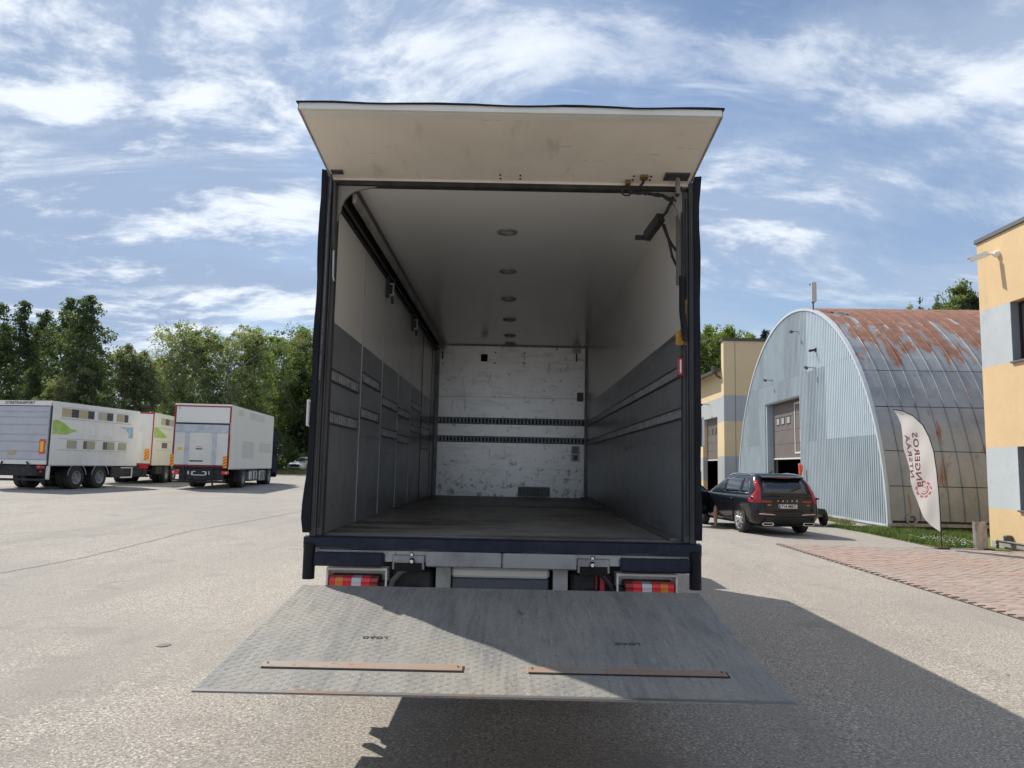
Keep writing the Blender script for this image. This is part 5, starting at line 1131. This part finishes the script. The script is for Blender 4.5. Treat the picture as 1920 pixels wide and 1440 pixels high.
        decal('reflector', [(s*.76, .59), (s*.76, .605), (s*.45, .595), (s*.45, .58)], 'r', 'red_dark')
        ex = MB(); pp = [(s*.74, .30), (s*.70, .345), (s*.44, .345), (s*.40, .30), (s*.44, .265), (s*.70, .265)]
        ex.prism(pp, -.955, -.90, 'y'); e = ex.build('exhaust_tip', 'chrome', C); ip = [(x_*.0+(s*.57+(x_-s*.57)*.82), .305+(z_-.305)*.62) for x_, z_ in pp]; MB().prism(ip, -.958, -.956, 'y').build('opening', 'slot', e)
        MB().tube([(s*.68, -.32, 1.56), (s*.685, -.15, 1.60), (s*.69, .4, 1.625), (s*.68, .9, 1.60), (s*.665, 1.15, 1.555)], .016, 6).build('roof_rail', 'chrome', C, True)
        # side windows
        ax = 'L' if s < 0 else 'R'
        wl = [('rear_quarter_window', [(-.45, 1.11), (-.38, 1.34), (-.20, 1.455), (-.02, 1.49), (-.05, 1.10)]), ('rear_door_window', [(.0, 1.10), (.03, 1.49), (.60, 1.50), (1.13, 1.46), (1.13, 1.10)])]
        if not (door_open and s < 0): wl.append(('front_door_window', [(1.2, 1.10), (1.2, 1.46), (1.55, 1.36), (2.05, 1.12), (2.05, 1.10)]))
        for nme, pl in wl: decal(nme, pl, ax, 'glass', off=.004)
        ch = [(-.50, 1.085), (-.50, 1.105), (1.13, 1.09), (1.13, 1.075)]; decal('window_trim', ch, ax, 'chrome', off=.008)
        decal('window_trim', [(-.50, 1.10), (-.42, 1.36), (-.22, 1.475), (-.22, 1.465), (-.39, 1.345), (-.47, 1.10)], ax, 'chrome', off=.008)
        decal('sill_cladding', [(.45, .26), (.45, .36), (1.15 if door_open and s < 0 else 2.4, .36), (1.15 if door_open and s < 0 else 2.4, .26)], ax, 'black', off=.012, th=.012)
        for y_ in ((.18, 1.16) if door_open and s < 0 else (.18, 1.16, 2.2)): decal('door_gap', [(y_, .42), (y_+.008, .42), (y_+.03, 1.06), (y_+.022, 1.06)], ax, 'slot', off=.002, th=.001, n=3)
        decal('door_handle', [(.35, .90), (.35, .93), (.55, .93), (.55, .90)], ax, paint, off=.018, th=.02, n=2)
        for y_ in (0, 2.865): 
            wheel(C, s*.82, y_, .365, .235, s, alloy=True, rr=.25)
            arc = [(y_+.43*math.cos(t), .36+.43*math.sin(t)) for t in np.linspace(-.1, math.pi+.1, 18)]; arc2 = [(y_+.395*math.cos(t), .36+.395*math.sin(t)) for t in np.linspace(math.pi+.1, -.1, 18)]
            MB().prism(arc+arc2, s*.925, s*.955, 'x').build('arch_cladding', paint, C)
        # front
        decal('headlight', [(s*.60, .80), (s*.60, .90), (s*.90, .93), (s*.90, .82)], 'f', 'clear_lens', off=.01, th=.01)
    decal('windscreen', [(-.74, 1.10), (.74, 1.10), (.66, 1.3), (.58, 1.47), (-.58, 1.47), (-.66, 1.3)], 'f', 'glass')
    gr = decal('grille', [(-.48, .58), (.48, .58), (.52, .86), (-.52, .86)], 'f', 'black', off=.008)
    decal('lower_grille', [(-.7, .34), (.7, .34), (.74, .46), (-.74, .46)], 'f', 'black', off=.008)
    decal('rear_skirt', [(-.80, .30), (.80, .30), (.84, .47), (-.84, .47)], 'r', 'black', off=.006)
    MB().tube([(.12, -.80, 1.14), (.30, -.83, 1.10), (.52, -.84, 1.11)], .012, 5).build('rear_wiper', 'black', C)
    MB().tube([(.0, .1, 1.62), (0, -.02, 1.66), (0, -.12, 1.70)], [.03, .02, .008], 6).build('roof_antenna', 'black', C)
    un = MB(); un.box(-.65, .65, -.7, 3.3, .22, .34, .03); un.build('underbody', 'black', C)
    pl = MB().box(-.26, .26, -.945, -.925, .71, .82, .004).build('number_plate', 'sign_white', C)
    if plate:
        MB().box(-.255, -.215, -.948, -.9455, .715, .815).build('blue_band', mat('eu_blue', (.02, .08, .45), .4), pl)
        text(plate, .115, 'letter_dark', pl, (.02, -.948, .765), (R_(90), 0, 0), bold=.003, sx=.95)
    if badge:
        for i, ch in enumerate(badge): text(ch, .055, 'chrome', C, (-.26+.13*i, -.915, .905), (R_(90), 0, 0), bold=.002)
        text('XC60', .04, 'chrome', C, (-.52, -.935, .80), (R_(90), 0, 0)); text('AWD', .035, 'chrome', C, (.57, -.935, .80), (R_(90), 0, 0))
    if door_open:
        # open front door, hinged at its front edge
        Dn = thing('tmp', '', '', (0, 0, 0)); bpy.data.objects.remove(Dn)
        d = MB(); L_d = 1.02
        poly = [(0, .34), (0, 1.04), (-.20, 1.06), (-.98, 1.06), (-1.02, .90), (-1.02, .36)]
        d.prism(poly, -.035, .035, 'x'); door = d.build('open_front_door', paint, C); door.modifiers.new('b', 'BEVEL').width = .015
        door.location = (-.92, 2.21, 0); door.rotation_euler = (0, 0, R_(-66))
        fr = MB()
        top = [(0, -.02, 1.05), (0, -.52, 1.36), (0, -.75, 1.46), (0, -1.0, 1.48), (0, -1.02, 1.05)]; fr.tube(top, .022, 6); fr.build('window_frame', paint, door)
        MB().prism([(-.06, 1.06), (-.52, 1.345), (-.75, 1.445), (-.99, 1.465), (-1.0, 1.06)], -.003, .003, 'x').build('door_glass', 'glass_teal', door)
        q = MB(); q.m = 0; q.box(.036, .075, -.9, -.15, .50, .62, .02); q.box(.036, .09, -.8, -.35, .78, .84, .02); q.m = 1; q.box(.092, .096, -.75, -.50, .80, .815); q.box(.080, .084, -.7, -.3, .56, .57); q.build('door_trim', ['black', 'chrome'], door)
        MB().box(-.12, -.04, -.32, -.16, 1.02, 1.16, .03).build('wing_mirror', paint, door)
        st = MB(); st.box(-.72, -.32, 1.28, 1.75, .42, .62, .05); st.box(-.72, -.32, 1.20, 1.34, .6, 1.25, .05); st.build('front_seat', 'cloth_dark', C)
    return C
SX, SY = 7.20, 15.98
SUV = make_car('black SUV with driver door open, parked by the hangar', 'car', (SX, SY, g(SX, SY)), R_(8.0), 'black_paint', True, '714 MSO', 'VOLVO')
make_car('silver car parked far off before the woods, facing this way', 'car', (-21.2, 74.3, g(-21.2, 74)), R_(180-8), 'silver_paint')

# person sitting in the SUV, one bare leg out
def person():
    root = thing('person', 'person in the open car doorway, one bare leg and sandal on the ground', 'person', SUV.location.copy(), SUV.rotation_euler.z)
    J = {'pelvis': (-.50, 1.50, .70), 'chest': (-.50, 1.45, 1.02), 'neck': (-.50, 1.46, 1.18), 'head0': (-.50, 1.47, 1.28), 'head1': (-.50, 1.47, 1.40),
         'hipL': (-.60, 1.55, .70), 'kneeL': (-.90, 1.62, .66), 'ankL': (-.98, 1.50, .13), 'heelL': (-.98, 1.46, .06), 'toeL': (-1.06, 1.62, .05),
         'hipR': (-.45, 1.58, .70), 'kneeR': (-.50, 2.02, .70), 'ankR': (-.50, 2.15, .40), 'toeR': (-.50, 2.20, .36),
         'shL': (-.66, 1.45, 1.10), 'elL': (-.70, 1.66, .90), 'haL': (-.60, 1.88, .95), 'shR': (-.36, 1.45, 1.10), 'elR': (-.34, 1.66, .92), 'haR': (-.42, 1.88, .96)}
    rad = {'pelvis': .13, 'chest': .15, 'neck': .06, 'head0': .08, 'head1': .075, 'hipL': .09, 'kneeL': .062, 'ankL': .048, 'heelL': .038, 'toeL': .030, 'hipR': .09, 'kneeR': .06, 'ankR': .04, 'toeR': .03, 'shL': .06, 'elL': .042, 'haL': .03, 'shR': .06, 'elR': .042, 'haR': .03}
    J['calfL'] = (-.955, 1.56, .46); rad['calfL'] = .072
    E_ = [('pelvis', 'chest'), ('chest', 'neck'), ('neck', 'head0'), ('head0', 'head1'), ('pelvis', 'hipL'), ('hipL', 'kneeL'), ('kneeL', 'calfL'), ('calfL', 'ankL'), ('ankL', 'heelL'), ('heelL', 'toeL'), ('pelvis', 'hipR'), ('hipR', 'kneeR'), ('kneeR', 'ankR'), ('ankR', 'toeR'), ('chest', 'shL'), ('shL', 'elL'), ('elL', 'haL'), ('chest', 'shR'), ('shR', 'elR'), ('elR', 'haR')]
    ks = list(J); me = bpy.data.meshes.new('body'); me.from_pydata([J[k] for k in ks], [(ks.index(a), ks.index(b)) for a, b in E_], []); me.materials.append(M['skin'])
    o = bpy.data.objects.new('body', me); COL.objects.link(o); o.parent = root
    sk = o.modifiers.new('skin', 'SKIN'); sk.use_smooth_shade = True
    for i, k in enumerate(ks): me.skin_vertices[0].data[i].radius = (rad[k], rad[k]); me.skin_vertices[0].data[i].use_root = (k == 'pelvis')
    o.modifiers.new('sub', 'SUBSURF').levels = 1; o.modifiers['sub'].render_levels = 2
    sh = MB(); sh.tube([(-.50, 1.50, .60), (-.50, 1.48, .8), (-.50, 1.45, 1.0), (-.50, 1.46, 1.17)], [.16, .17, .19, .08], 12); sh.tube([(-.64, 1.45, 1.11), (-.69, 1.55, 1.0)], [.075, .06], 8); sh.build('shirt', 'cloth_dark', root, True)
    st = MB(); st.tube([(-.55, 1.52, .69), (-.72, 1.57, .69), (-.83, 1.60, .67)], [.12, .105, .085], 10); st.tube([(-.46, 1.55, .69), (-.48, 1.85, .69)], [.11, .085], 10); st.build('shorts', 'cloth_dark', root, True)
    hr = MB(); hr.lathe([(.12, 0), (.10, .07), (.04, .098), (-.03, .095)], (-.50, 1.45, 1.33), 'z', 14); hr.build('hair', mat('brown_hair', (.05, .03, .02), .7), root, True)
    fc = MB(); fc.tube([(-.50, 1.55, 1.33), (-.50, 1.57, 1.31)], [.012, .018], 6); fc.build('nose', 'skin', root, True)
    sd = MB(); sd.prism([(-1.02, 1.40), (-.93, 1.40), (-.98, 1.62), (-1.02, 1.70), (-1.10, 1.68), (-1.10, 1.60)], .005, .035, 'z'); sd.tube([(-1.05, 1.55, .03), (-1.04, 1.57, .085), (-.99, 1.58, .09), (-.96, 1.55, .03)], .012, 5); sd.build('sandal', 'sandal', root)
person()

def small_trailer():
    x, y = 9.35, 20.3; o = thing('utility_trailer', 'small dark open trailer standing behind the black SUV', 'trailer', (x, y, g(x, y)))
    q = MB(); q.box(-.62, .62, -1.1, 1.1, .36, .40); q.box(-.62, .62, -1.12, -1.09, .36, .54); q.box(-.62, .62, 1.09, 1.12, .36, .54); q.box(-.64, -.61, -1.12, 1.12, .36, .54); q.box(.61, .64, -1.12, 1.12, .36, .54); q.build('tub', 'black', o)
    MB().box(-.55, .68, -.9, .9, .28, .355).build('frame', 'alu_dull', o); MB().tube([(0, 1.1, .33), (0, 2.1, .36)], .03, 6).build('drawbar', 'rail', o)
    for s in (-1, 1): wheel(o, s*.72, -.75, .26, .15, s)
small_trailer()
def yellow_van():
    x, y = 10.1, 39.5; o = thing('yellow_van', 'yellow van with white roof before the far service hall gate', 'van', (x, y, g(x, y)))
    MB().prism([(-.0, .35), (0, 1.55), (4.6, 1.55), (5.1, 1.1), (5.2, .35)], -.98, .98, 'x').build('lower_body', 'yellow_sticker', o)
    MB().prism([(.02, 1.551), (.06, 2.45), (3.3, 2.45), (4.4, 1.551)], -.94, .94, 'x').build('upper_body', 'white_paint', o)
    for s in (-.5, .5): MB().box(s-.38, s+.38, -.01, .015, 1.62, 2.2, .01).build('rear_window', 'glass', o); MB().box(s*1.7-.08, s*1.7+.08, -.02, -.001, .95, 1.35).build('tail_light', 'red_lens', o)
    for s in (-1, 1):
        MB().box(s*.945, s*.955, .5, 3.0, 1.65, 2.2).build('side_window', 'glass', o)
        for yy in (.9, 4.2): wheel(o, s*.86, yy, .34, .22, s)
yellow_van()

# ================================================================ FEATHER FLAG
def flag():
    bx, by = 9.99, 12.64; o = thing('feather_flag', 'white feather flag with maroon mirrored lettering and red ring logo', 'flag', (bx, by, g(bx, by)))
    gz = g(bx, by)
    Rr = [(8.98, 3.15), (9.18, 3.13), (9.43, 3.02), (9.66, 2.8), (9.8, 2.51), (9.89, 2.19), (9.94, 1.75), (9.97, 1.28), (9.985, .76), (9.99, .33)]
    Ll = [(8.98, 3.15), (9.06, 3.0), (9.14, 2.79), (9.19, 2.53), (9.21, 2.23), (9.29, 1.94), (9.36, 1.71), (9.37, 1.47), (9.42, 1.21), (9.52, .93), (9.64, .64), (9.78, .47), (9.985, .33)]
    def at(P, z):
        for (a, b) in zip(P, P[1:]):
            if a[1] >= z >= b[1]: t = (a[1]-z)/max(1e-6, a[1]-b[1]); return a[0]*(1-t)+b[0]*t
        return P[-1][0]
    bill = lambda x, z: .05*math.sin((x*3.2+z*2.1))+.02*math.sin(x*9-z*5)
    V = []; n, m = 60, 14; S_ = (.012,)
    for i in range(n+1):
        z = 3.148-(3.148-.33)*i/n; xa, xb = at(Ll, z), at(Rr, z)
        for j in range(m+1):
            x = xa+(xb-xa)*j/m; V.append((x-bx, bill(x, z)*min(1, (xb-x)*4), z-gz))
    Fc = [(i*(m+1)+j, i*(m+1)+j+1, (i+1)*(m+1)+j+1, (i+1)*(m+1)+j) for i in range(n) for j in range(m)]
    cm = mat('flag_cloth', (.80, .78, .76), .8, var=(4, .05)); nt = cm.node_tree; tr = nt.nodes.new('ShaderNodeBsdfTranslucent'); tr.inputs[0].default_value = (.75, .72, .70, 1); mxx = nt.nodes.new('ShaderNodeMixShader'); mxx.inputs[0].default_value = .45; nt.links.new(nt.nodes['Principled BSDF'].outputs[0], mxx.inputs[1]); nt.links.new(tr.outputs[0], mxx.inputs[2]); nt.links.new(mxx.outputs[0], nt.nodes['Material Output'].inputs[0])
    cl = MB().add(V, Fc).build('flag_cloth', cm, o, True)
    pole = [(bx, -.02+gz)]+[p for p in Rr[::-1]]
    MB().tube([(p[0]-bx+.008, 0, p[1]-gz) for p in pole], [.016]*2+[.012]*(len(pole)-2), 8).build('pole', 'black', o, True)
    MB().box(-.13, .15, -.10, .06, .0, .075, .008).build('base_weight', mat('brown_base', (.10, .045, .035), .7), o)
    q = MB(); q.box(-.30, .26, -.03, .0, -.004, .016); q.box(-.02, .02, -.32, .24, -.004, .014); q.build('ground_feet', 'black', o)
    def place(me, A, dr, rt, k, name, m_):
        for v in me.vertices:
            X = A[0]+v.co.x*k[0]*dr[0]+v.co.y*k[1]*rt[0]; Zz = A[1]+v.co.x*k[0]*dr[1]+v.co.y*k[1]*rt[1]; xb = at(Rr, Zz)
            v.co = (X-bx, bill(X, Zz)*min(1, max(0, (xb-X)*4))-.0035-.0012*(v.co.z > 0), Zz-gz)
    def col(s, A, B, h, name):
        cu = bpy.data.curves.new('t', 'FONT'); cu.body = s; cu.size = 1; cu.extrude = .001; cu.offset = .022; cu.resolution_u = 2; cu.space_character = 1.1
        t = bpy.data.objects.new('t', cu); COL.objects.link(t); dg = bpy.context.evaluated_depsgraph_get(); me = bpy.data.meshes.new_from_object(t.evaluated_get(dg)); bpy.data.objects.remove(t)
        xs = [v.co.x for v in me.vertices]; w = max(xs)-min(xs); L = math.hypot(B[0]-A[0], B[1]-A[1]); d = ((B[0]-A[0])/L, (B[1]-A[1])/L)
        place(me, A, d, (d[1], -d[0]), (L/w, h/.72), name, None); me.materials.clear(); me.materials.append(M['letter_maroon'])
        me.name = name; ob = bpy.data.objects.new(name, me); COL.objects.link(ob); ob.parent = cl
    col('ENGEROS', (9.525, 1.34), (9.385, 2.60), .118, 'lettering'); col('NTSRÄÄ', (9.385, 1.55), (9.235, 2.55), .080, 'lettering')
    def ringseg(r0, r1, a0, a1):
        V = []; nn = 10
        for i in range(nn+1):
            a = a0+(a1-a0)*i/nn
            for r in (r0, r1):
                X, Zz = 9.645+r*math.cos(a)*.95, 1.30+r*math.sin(a)*1.05; V.append((X-bx, bill(X, Zz)*min(1, max(0, (at(Rr, Zz)-X)*4))-.004, Zz-gz))
        MB().add(V, [(2*i, 2*i+2, 2*i+3, 2*i+1) for i in range(nn)]).build('ring_print', 'flag_red', cl)
    for k in range(9): ringseg(.165, .19, k*.698, k*.698+.42)
    ringseg(.148, .160, 0.3, 6.0); ringseg(.09, .115, -2.2, .9); ringseg(.05, .062, -2.4, 1.6)
flag()

# ================================================================ TREES
def leaves(cent, sig, per, ls, seed, flat=.7):
    r = np.random.default_rng(seed); n = len(cent); c = np.repeat(cent, per, 0); sg = np.repeat(sig, per)[:, None]
    q = r.normal(0, 1, (n*per, 3)); q /= np.maximum(1, np.linalg.norm(q, axis=1)/1.7)[:, None]; p = c+q*sg*np.array([1, 1, flat])
    a = r.normal(0, 1, p.shape); a /= np.linalg.norm(a, axis=1)[:, None]; b = np.cross(a, r.normal(0, 1, p.shape)); b /= np.linalg.norm(b, axis=1)[:, None]
    s = (ls*r.uniform(.6, 1.3, len(p)))[:, None]; v = np.stack([p-a*s, p+b*s*.45, p+a*s, p-b*s*.45], 1).reshape(-1, 3); return v
def quad_mesh(name, v, m):
    me = bpy.data.meshes.new(name); n = len(v)//4; me.vertices.add(len(v)); me.vertices.foreach_set('co', v.ravel().astype(np.float32)); me.loops.add(len(v)); me.loops.foreach_set('vertex_index', np.arange(len(v), dtype=np.int32))
    me.polygons.add(n); me.polygons.foreach_set('loop_start', np.arange(0, len(v), 4, dtype=np.int32)); me.polygons.foreach_set('loop_total', np.full(n, 4, dtype=np.int32)); me.update(calc_edges=True); me.materials.append(m); return me
def tree_meshes(kind, seed, H, Rc, base, ncl, per, ls, lm, bark):
    r = np.random.default_rng(seed); env = {
        'birch': lambda t: (math.sin(math.pi*min(1, t*.80+.18)))**.75*(1-.25*t), 'round': lambda t: math.sqrt(max(0, 1-(2*t-.95)**2*.95)), 'spread': lambda t: (.45+.75*math.sin(math.pi*min(1, t*.9+.05))),
        'bush': lambda t: math.sqrt(max(0.02, 1-t*t*.95))}[kind]
    tk = MB(); nb = 16; cen = []; sig = []
    lean = r.normal(0, .03, 2)
    tp = [(lean[0]*H*t**1.5*1.0+.12*math.sin(5*t+seed), lean[1]*H*t**1.5+.12*math.cos(4*t+seed), H*.96*t) for t in np.linspace(0, 1, 9)]
    if kind == 'spread':
        for q in range(3):
            a = r.uniform(0, 6.28); tk.tube([(math.cos(a)*Rc*.12*t*6*(.4+.2*q)+.15*math.sin(6*t+q), math.sin(a)*Rc*.12*t*6*(.4+.2*q), H*.85*t) for t in np.linspace(0, 1, 8)], [max(.02, .011*H*(1-.9*t)) for t in np.linspace(0, 1, 8)], 6)
    if kind != 'bush': tk.tube(tp, [max(.02, (.018*H)*(1-.93*t)) for t in np.linspace(0, 1, 9)], 7)
    for k in range(nb+10):
        t = r.uniform(0.0, .95)**.9; z0 = (base+(1-base)*t)*H*.9; a = r.uniform(0, 6.28); L = Rc*env(t)*r.uniform(.65, 1.05)
        i = min(7, int(z0/(H*.96)*8)); p0 = Vector(tp[i]).lerp(Vector(tp[i+1]), (z0/(H*.96)*8)-i); up = {'birch': .7, 'round': .6, 'spread': .9, 'bush': .5}[kind]
        pts = [p0+Vector((math.cos(a)*L*u, math.sin(a)*L*u, L*up*u**.8)) for u in (0, .35, .7, 1)]
        tk.tube(pts, [max(.015, .006*H*(1-t*.6)), .004*H, .0022*H, .008], 5)
        for u in np.linspace(.35, 1.05, 4): cen.append(pts[0].lerp(pts[3], u)+Vector(r.normal(0, .10*Rc, 3))); sig.append(Rc*r.uniform(.10, .17))
    while len(cen) < ncl:
        t = r.uniform(0, 1); rad = Rc*env(t); a = r.uniform(0, 6.28); q = rad*math.sqrt(r.uniform(.12, 1.0)); lob = 1+.22*math.sin(3*a+seed+t*5)+.12*math.sin(7*a+t*11+seed)
        z = (base+(1-base)*t)*H; cen.append(Vector((math.cos(a)*q*lob+tp[4][0], math.sin(a)*q*lob+tp[4][1], z*r.uniform(.97, 1.02)))); sig.append(Rc*r.uniform(.05, .15)*(1.0-.3*t))
    v = leaves(np.array([list(c) for c in cen]), np.array(sig), per, ls, seed+5, .75)
    v = v[:]; v[:, 2] = np.maximum(v[:, 2], .05)
    return tk.mesh('trunk', bark, True), quad_mesh('crown', v, M[lm])
def spruce_meshes(seed, H, Rb, bare=False):
    r = np.random.default_rng(seed); tk = MB(); tk.tube([(0, 0, 0), (0, 0, H*.5), (0, 0, H)], [.014*H, .008*H, .01], 6); C_ = []
    z = H*(.1 if not bare else .55)
    while z < H*.985:
        t = z/H; R1 = Rb*(1-t)**.8+.12
        for k in range(7 if not bare else 3):
            a = r.uniform(0, 6.28); L = R1*r.uniform(.7, 1.1); e = Vector((math.cos(a)*L, math.sin(a)*L, z-L*.28)); tk.tube([(0, 0, z), tuple(e)], [.03, .01], 3, cap=False)
            m_ = int(70*L) if not bare else 6
            for _ in range(max(5, m_)):
                u = r.uniform(.08, 1.05); C_.append(Vector((0, 0, z)).lerp(e, u)+Vector(r.normal(0, .09+.05*L*u, 3))+Vector((0, 0, -.08*u)))
        z += .38 if not bare else .6
    v = leaves(np.array([list(c) for c in C_]), np.full(len(C_), .10), 2, .14, seed, .8)
    return tk.mesh('trunk', 'bark', True), quad_mesh('crown', v, M['needle'])
PROT = {
    'birchA': tree_meshes('birch', 11, 14.5, 2.9, .10, 300, 48, .135, 'leaf_dark', 'bark_birch'),
    'birchB': tree_meshes('birch', 23, 14.5, 2.7, .12, 270, 48, .135, 'leaf_dark', 'bark'),
    'will': tree_meshes('round', 31, 11.0, 3.0, .06, 440, 55, .13, 'leaf_willow', 'bark'),
    'midA': tree_meshes('spread', 41, 15.0, 3.2, .12, 300, 50, .14, 'leaf_mid', 'bark_birch'),
    'midB': tree_meshes('spread', 53, 15.0, 3.5, .14, 290, 50, .14, 'leaf_willow', 'bark_birch'),
    'midC': tree_meshes('birch', 59, 15.0, 3.3, .12, 300, 50, .14, 'leaf_mid', 'bark'),
    'limeA': tree_meshes('round', 61, 12.0, 3.0, .05, 420, 55, .14, 'leaf_light', 'bark'),
    'bush': tree_meshes('bush', 71, 5.0, 3.2, .0, 400, 60, .09, 'leaf_dark', 'bark'),
    'bushL': tree_meshes('bush', 75, 5.0, 3.2, .0, 400, 60, .09, 'leaf_mid', 'bark'),
    'spruce': spruce_meshes(81, 14.0, 2.6), 'bare': spruce_meshes(83, 14.0, 1.0, True)}
PH = {'birchA': 14.5, 'birchB': 14.5, 'will': 11, 'midA': 15, 'midB': 15, 'midC': 15, 'limeA': 12, 'bush': 5, 'bushL': 5, 'spruce': 14, 'bare': 14}
def tree(kind, x, y, top, label, cat='tree', group=None, wid=1.0, name=None):
    z = g(x, y); s = (top-z)/PH[kind]; nm = name or {'bush': 'bush', 'bushL': 'bush', 'spruce': 'spruce_tree', 'bare': 'spruce_tree', 'birchA': 'birch_tree', 'birchB': 'birch_tree'}.get(kind, 'leafy_tree')
    o = thing(nm, label, cat, (x, y, z-.05), random.uniform(0, 6.28), group); o.scale = (s*wid, s*wid, s)
    for n_, me in zip(('trunk', 'crown'), PROT[kind]): c = bpy.data.objects.new(n_, me); COL.objects.link(c); c.parent = o
def at_px(px, D): return (px-957)/1421*D+.06, D-5.2
def ztop(px, py, D): return 1.64+(874+.0208*(px-957)-py)/1421*D
T_ = [ # px, top py, distance, kind, width, label
 (-25, 562, 58, 'birchA', .9, 'dark birch cut by the left frame edge'), (16, 558, 60, 'birchA', .85, 'dark tall tree second from the left edge above the trailer'),
 (60, 578, 64, 'birchB', .9, 'slightly lower dark tree in the gap between the tall left pair'), (100, 552, 58, 'birchA', .9, 'tall dark tree left of the tallest birch on the left'),
 (143, 550, 56, 'birchB', 1.05, 'tallest dark birch on the left, ragged right side'), (166, 640, 60, 'birchA', .65, 'shorter dark tree leaning out right of the tallest birch'),
 (40, 690, 56, 'birchB', 1.0, 'dark lower tree behind the trailer header'), (75, 700, 56, 'birchA', .7, 'small dark tree between the tall birches'), (118, 705, 55, 'will', 1.0, 'grey green low round tree in front of the dark birches'), (150, 695, 55, 'birchB', .8, 'green low tree right of the lime one'),
 (222, 650, 66, 'will', .75, 'grey green willow left of its taller neighbour gap'), (253, 662, 67, 'will', .7, 'grey green willow just right of the sky gap'),
 (298, 655, 72, 'midB', .85, 'grey green tree at left shoulder of the grove'), (335, 612, 74, 'midB', .95, 'grove tree above the rear of the plain white truck'), (378, 614, 76, 'midA', .95, 'grove tree with open crown above the white truck door'),
 (415, 610, 75, 'midB', .95, 'grove tree above the white truck corner'), (455, 618, 77, 'midC', .9, 'slender grove tree above the middle of the white truck'), (488, 622, 86, 'midA', .85, 'thin stemmed grove tree above the white truck cab'),
 (520, 620, 92, 'midB', .9, 'pale grove tree right of the white truck'), (552, 618, 98, 'midC', 1.0, 'grove tree left of the open truck post'), (590, 612, 97, 'midA', 1.0, 'grove tree half behind the open truck post'), (640, 612, 97, 'midC', 1.1, 'grove tree hidden behind the open truck'),
 (553, 668, 94, 'limeA', .95, 'bright lime tree above the silver car'), (597, 690, 92, 'limeA', .8, 'small lime tree behind the open truck edge'),
 (480, 720, 72, 'bush', 1.2, 'dark understory tree behind the blue cab'), (420, 715, 64, 'bush', 1.3, 'dark understory tree behind the white truck box'), (345, 725, 62, 'bush', 1.3, 'dark understory tree behind the white truck tail'), (285, 728, 60, 'bushL', 1.3, 'green understory tree above the cream truck'), (240, 720, 60, 'bushL', 1.2, 'green understory tree above the trailer nose'),
 (530, 745, 94, 'bush', 1.2, 'dark bush left of the silver car'), (575, 745, 96, 'bush', 1.3, 'dark bush behind the silver car'), (620, 745, 92, 'bush', 1.3, 'dark bush behind the open truck'), (195, 730, 62, 'bush', .9, 'dark bush at the foot of the sky gap'),
 (90, 760, 56, 'bush', 1.5, 'dark bush hidden behind the trailer flank'), (10, 750, 56, 'bush', 1.5, 'dark bush hidden behind the trailer shutter'),
 (1322, 618, 88, 'limeA', .9, 'light green tree beside the open truck post on the right'), (1362, 620, 90, 'limeA', 1.0, 'light green tree above the pier of the service hall'), (1402, 634, 92, 'limeA', .9, 'light green tree left of the slim spruce'), (1290, 625, 88, 'midA', 1.0, 'tree hidden behind the open truck on the right'),
 (1429, 612, 84, 'spruce', .75, 'slim dark spruce rising left of the hangar arch'), (1792, 536, 72, 'midC', 1.0, 'round leafy treetop over the rusty roof'), (1768, 565, 74, 'midA', .7, 'lower leafy treetop left of the round one over the roof'), (1835, 548, 70, 'spruce', .9, 'dark spruce tip at the yellow building corner'),
 (1726, 550, 80, 'bare', .5, 'bare thin spruce tip over the middle of the rusty roof'), (1759, 545, 80, 'bare', .5, 'bare thin spruce tip beside the round treetop'), (1701, 576, 80, 'midC', .35, 'tiny treetop just over the rusty roof'),
]
for (px, py, D, k, w, lab) in T_:
    low = k in ('bush', 'bushL'); py += 75 if low else 0; x, y = at_px(px, D)
    tree(k, x, y, ztop(px, py, D), lab, 'bush' if low else 'tree', 'woods behind the parked trucks' if px < 700 else 'trees beyond the hangar', w)
kinds = ['midB', 'midC', 'will', 'midA', 'limeA']
for i in range(13):
    px = 690+i*47; D = 104+7*math.sin(i*2.1); x, y = at_px(px, D)
    tree(kinds[i % 5], x, y, 13.5+1.8*math.sin(i*1.7), 'tree of the wood edge hidden behind the open truck', 'tree', 'woods hidden behind the open truck', 1.15)
# (the wood behind) closes the gaps between the stems
def wood():
    r = np.random.default_rng(5); cs = []; sg = []
    for i in range(1800):
        px = r.uniform(-150, 1300); D = r.uniform(86, 104); x, y = at_px(px, D); h = r.uniform(0, 1)**1.1*(12.5 if px > 290 else (5.0 if px > 175 else 12.0)); cs.append((x, y, g(x, y)+h)); sg.append(r.uniform(.6, 1.2))
    v = leaves(np.array(cs), np.array(sg), 45, .26, 9, .8)
    o = bpy.data.objects.new('deep_wood', quad_mesh('deep_wood', v, M['leaf_dark'])); COL.objects.link(o); tag(o, 'dark depth of the wood behind the grove', 'woods', kind='stuff')
wood()
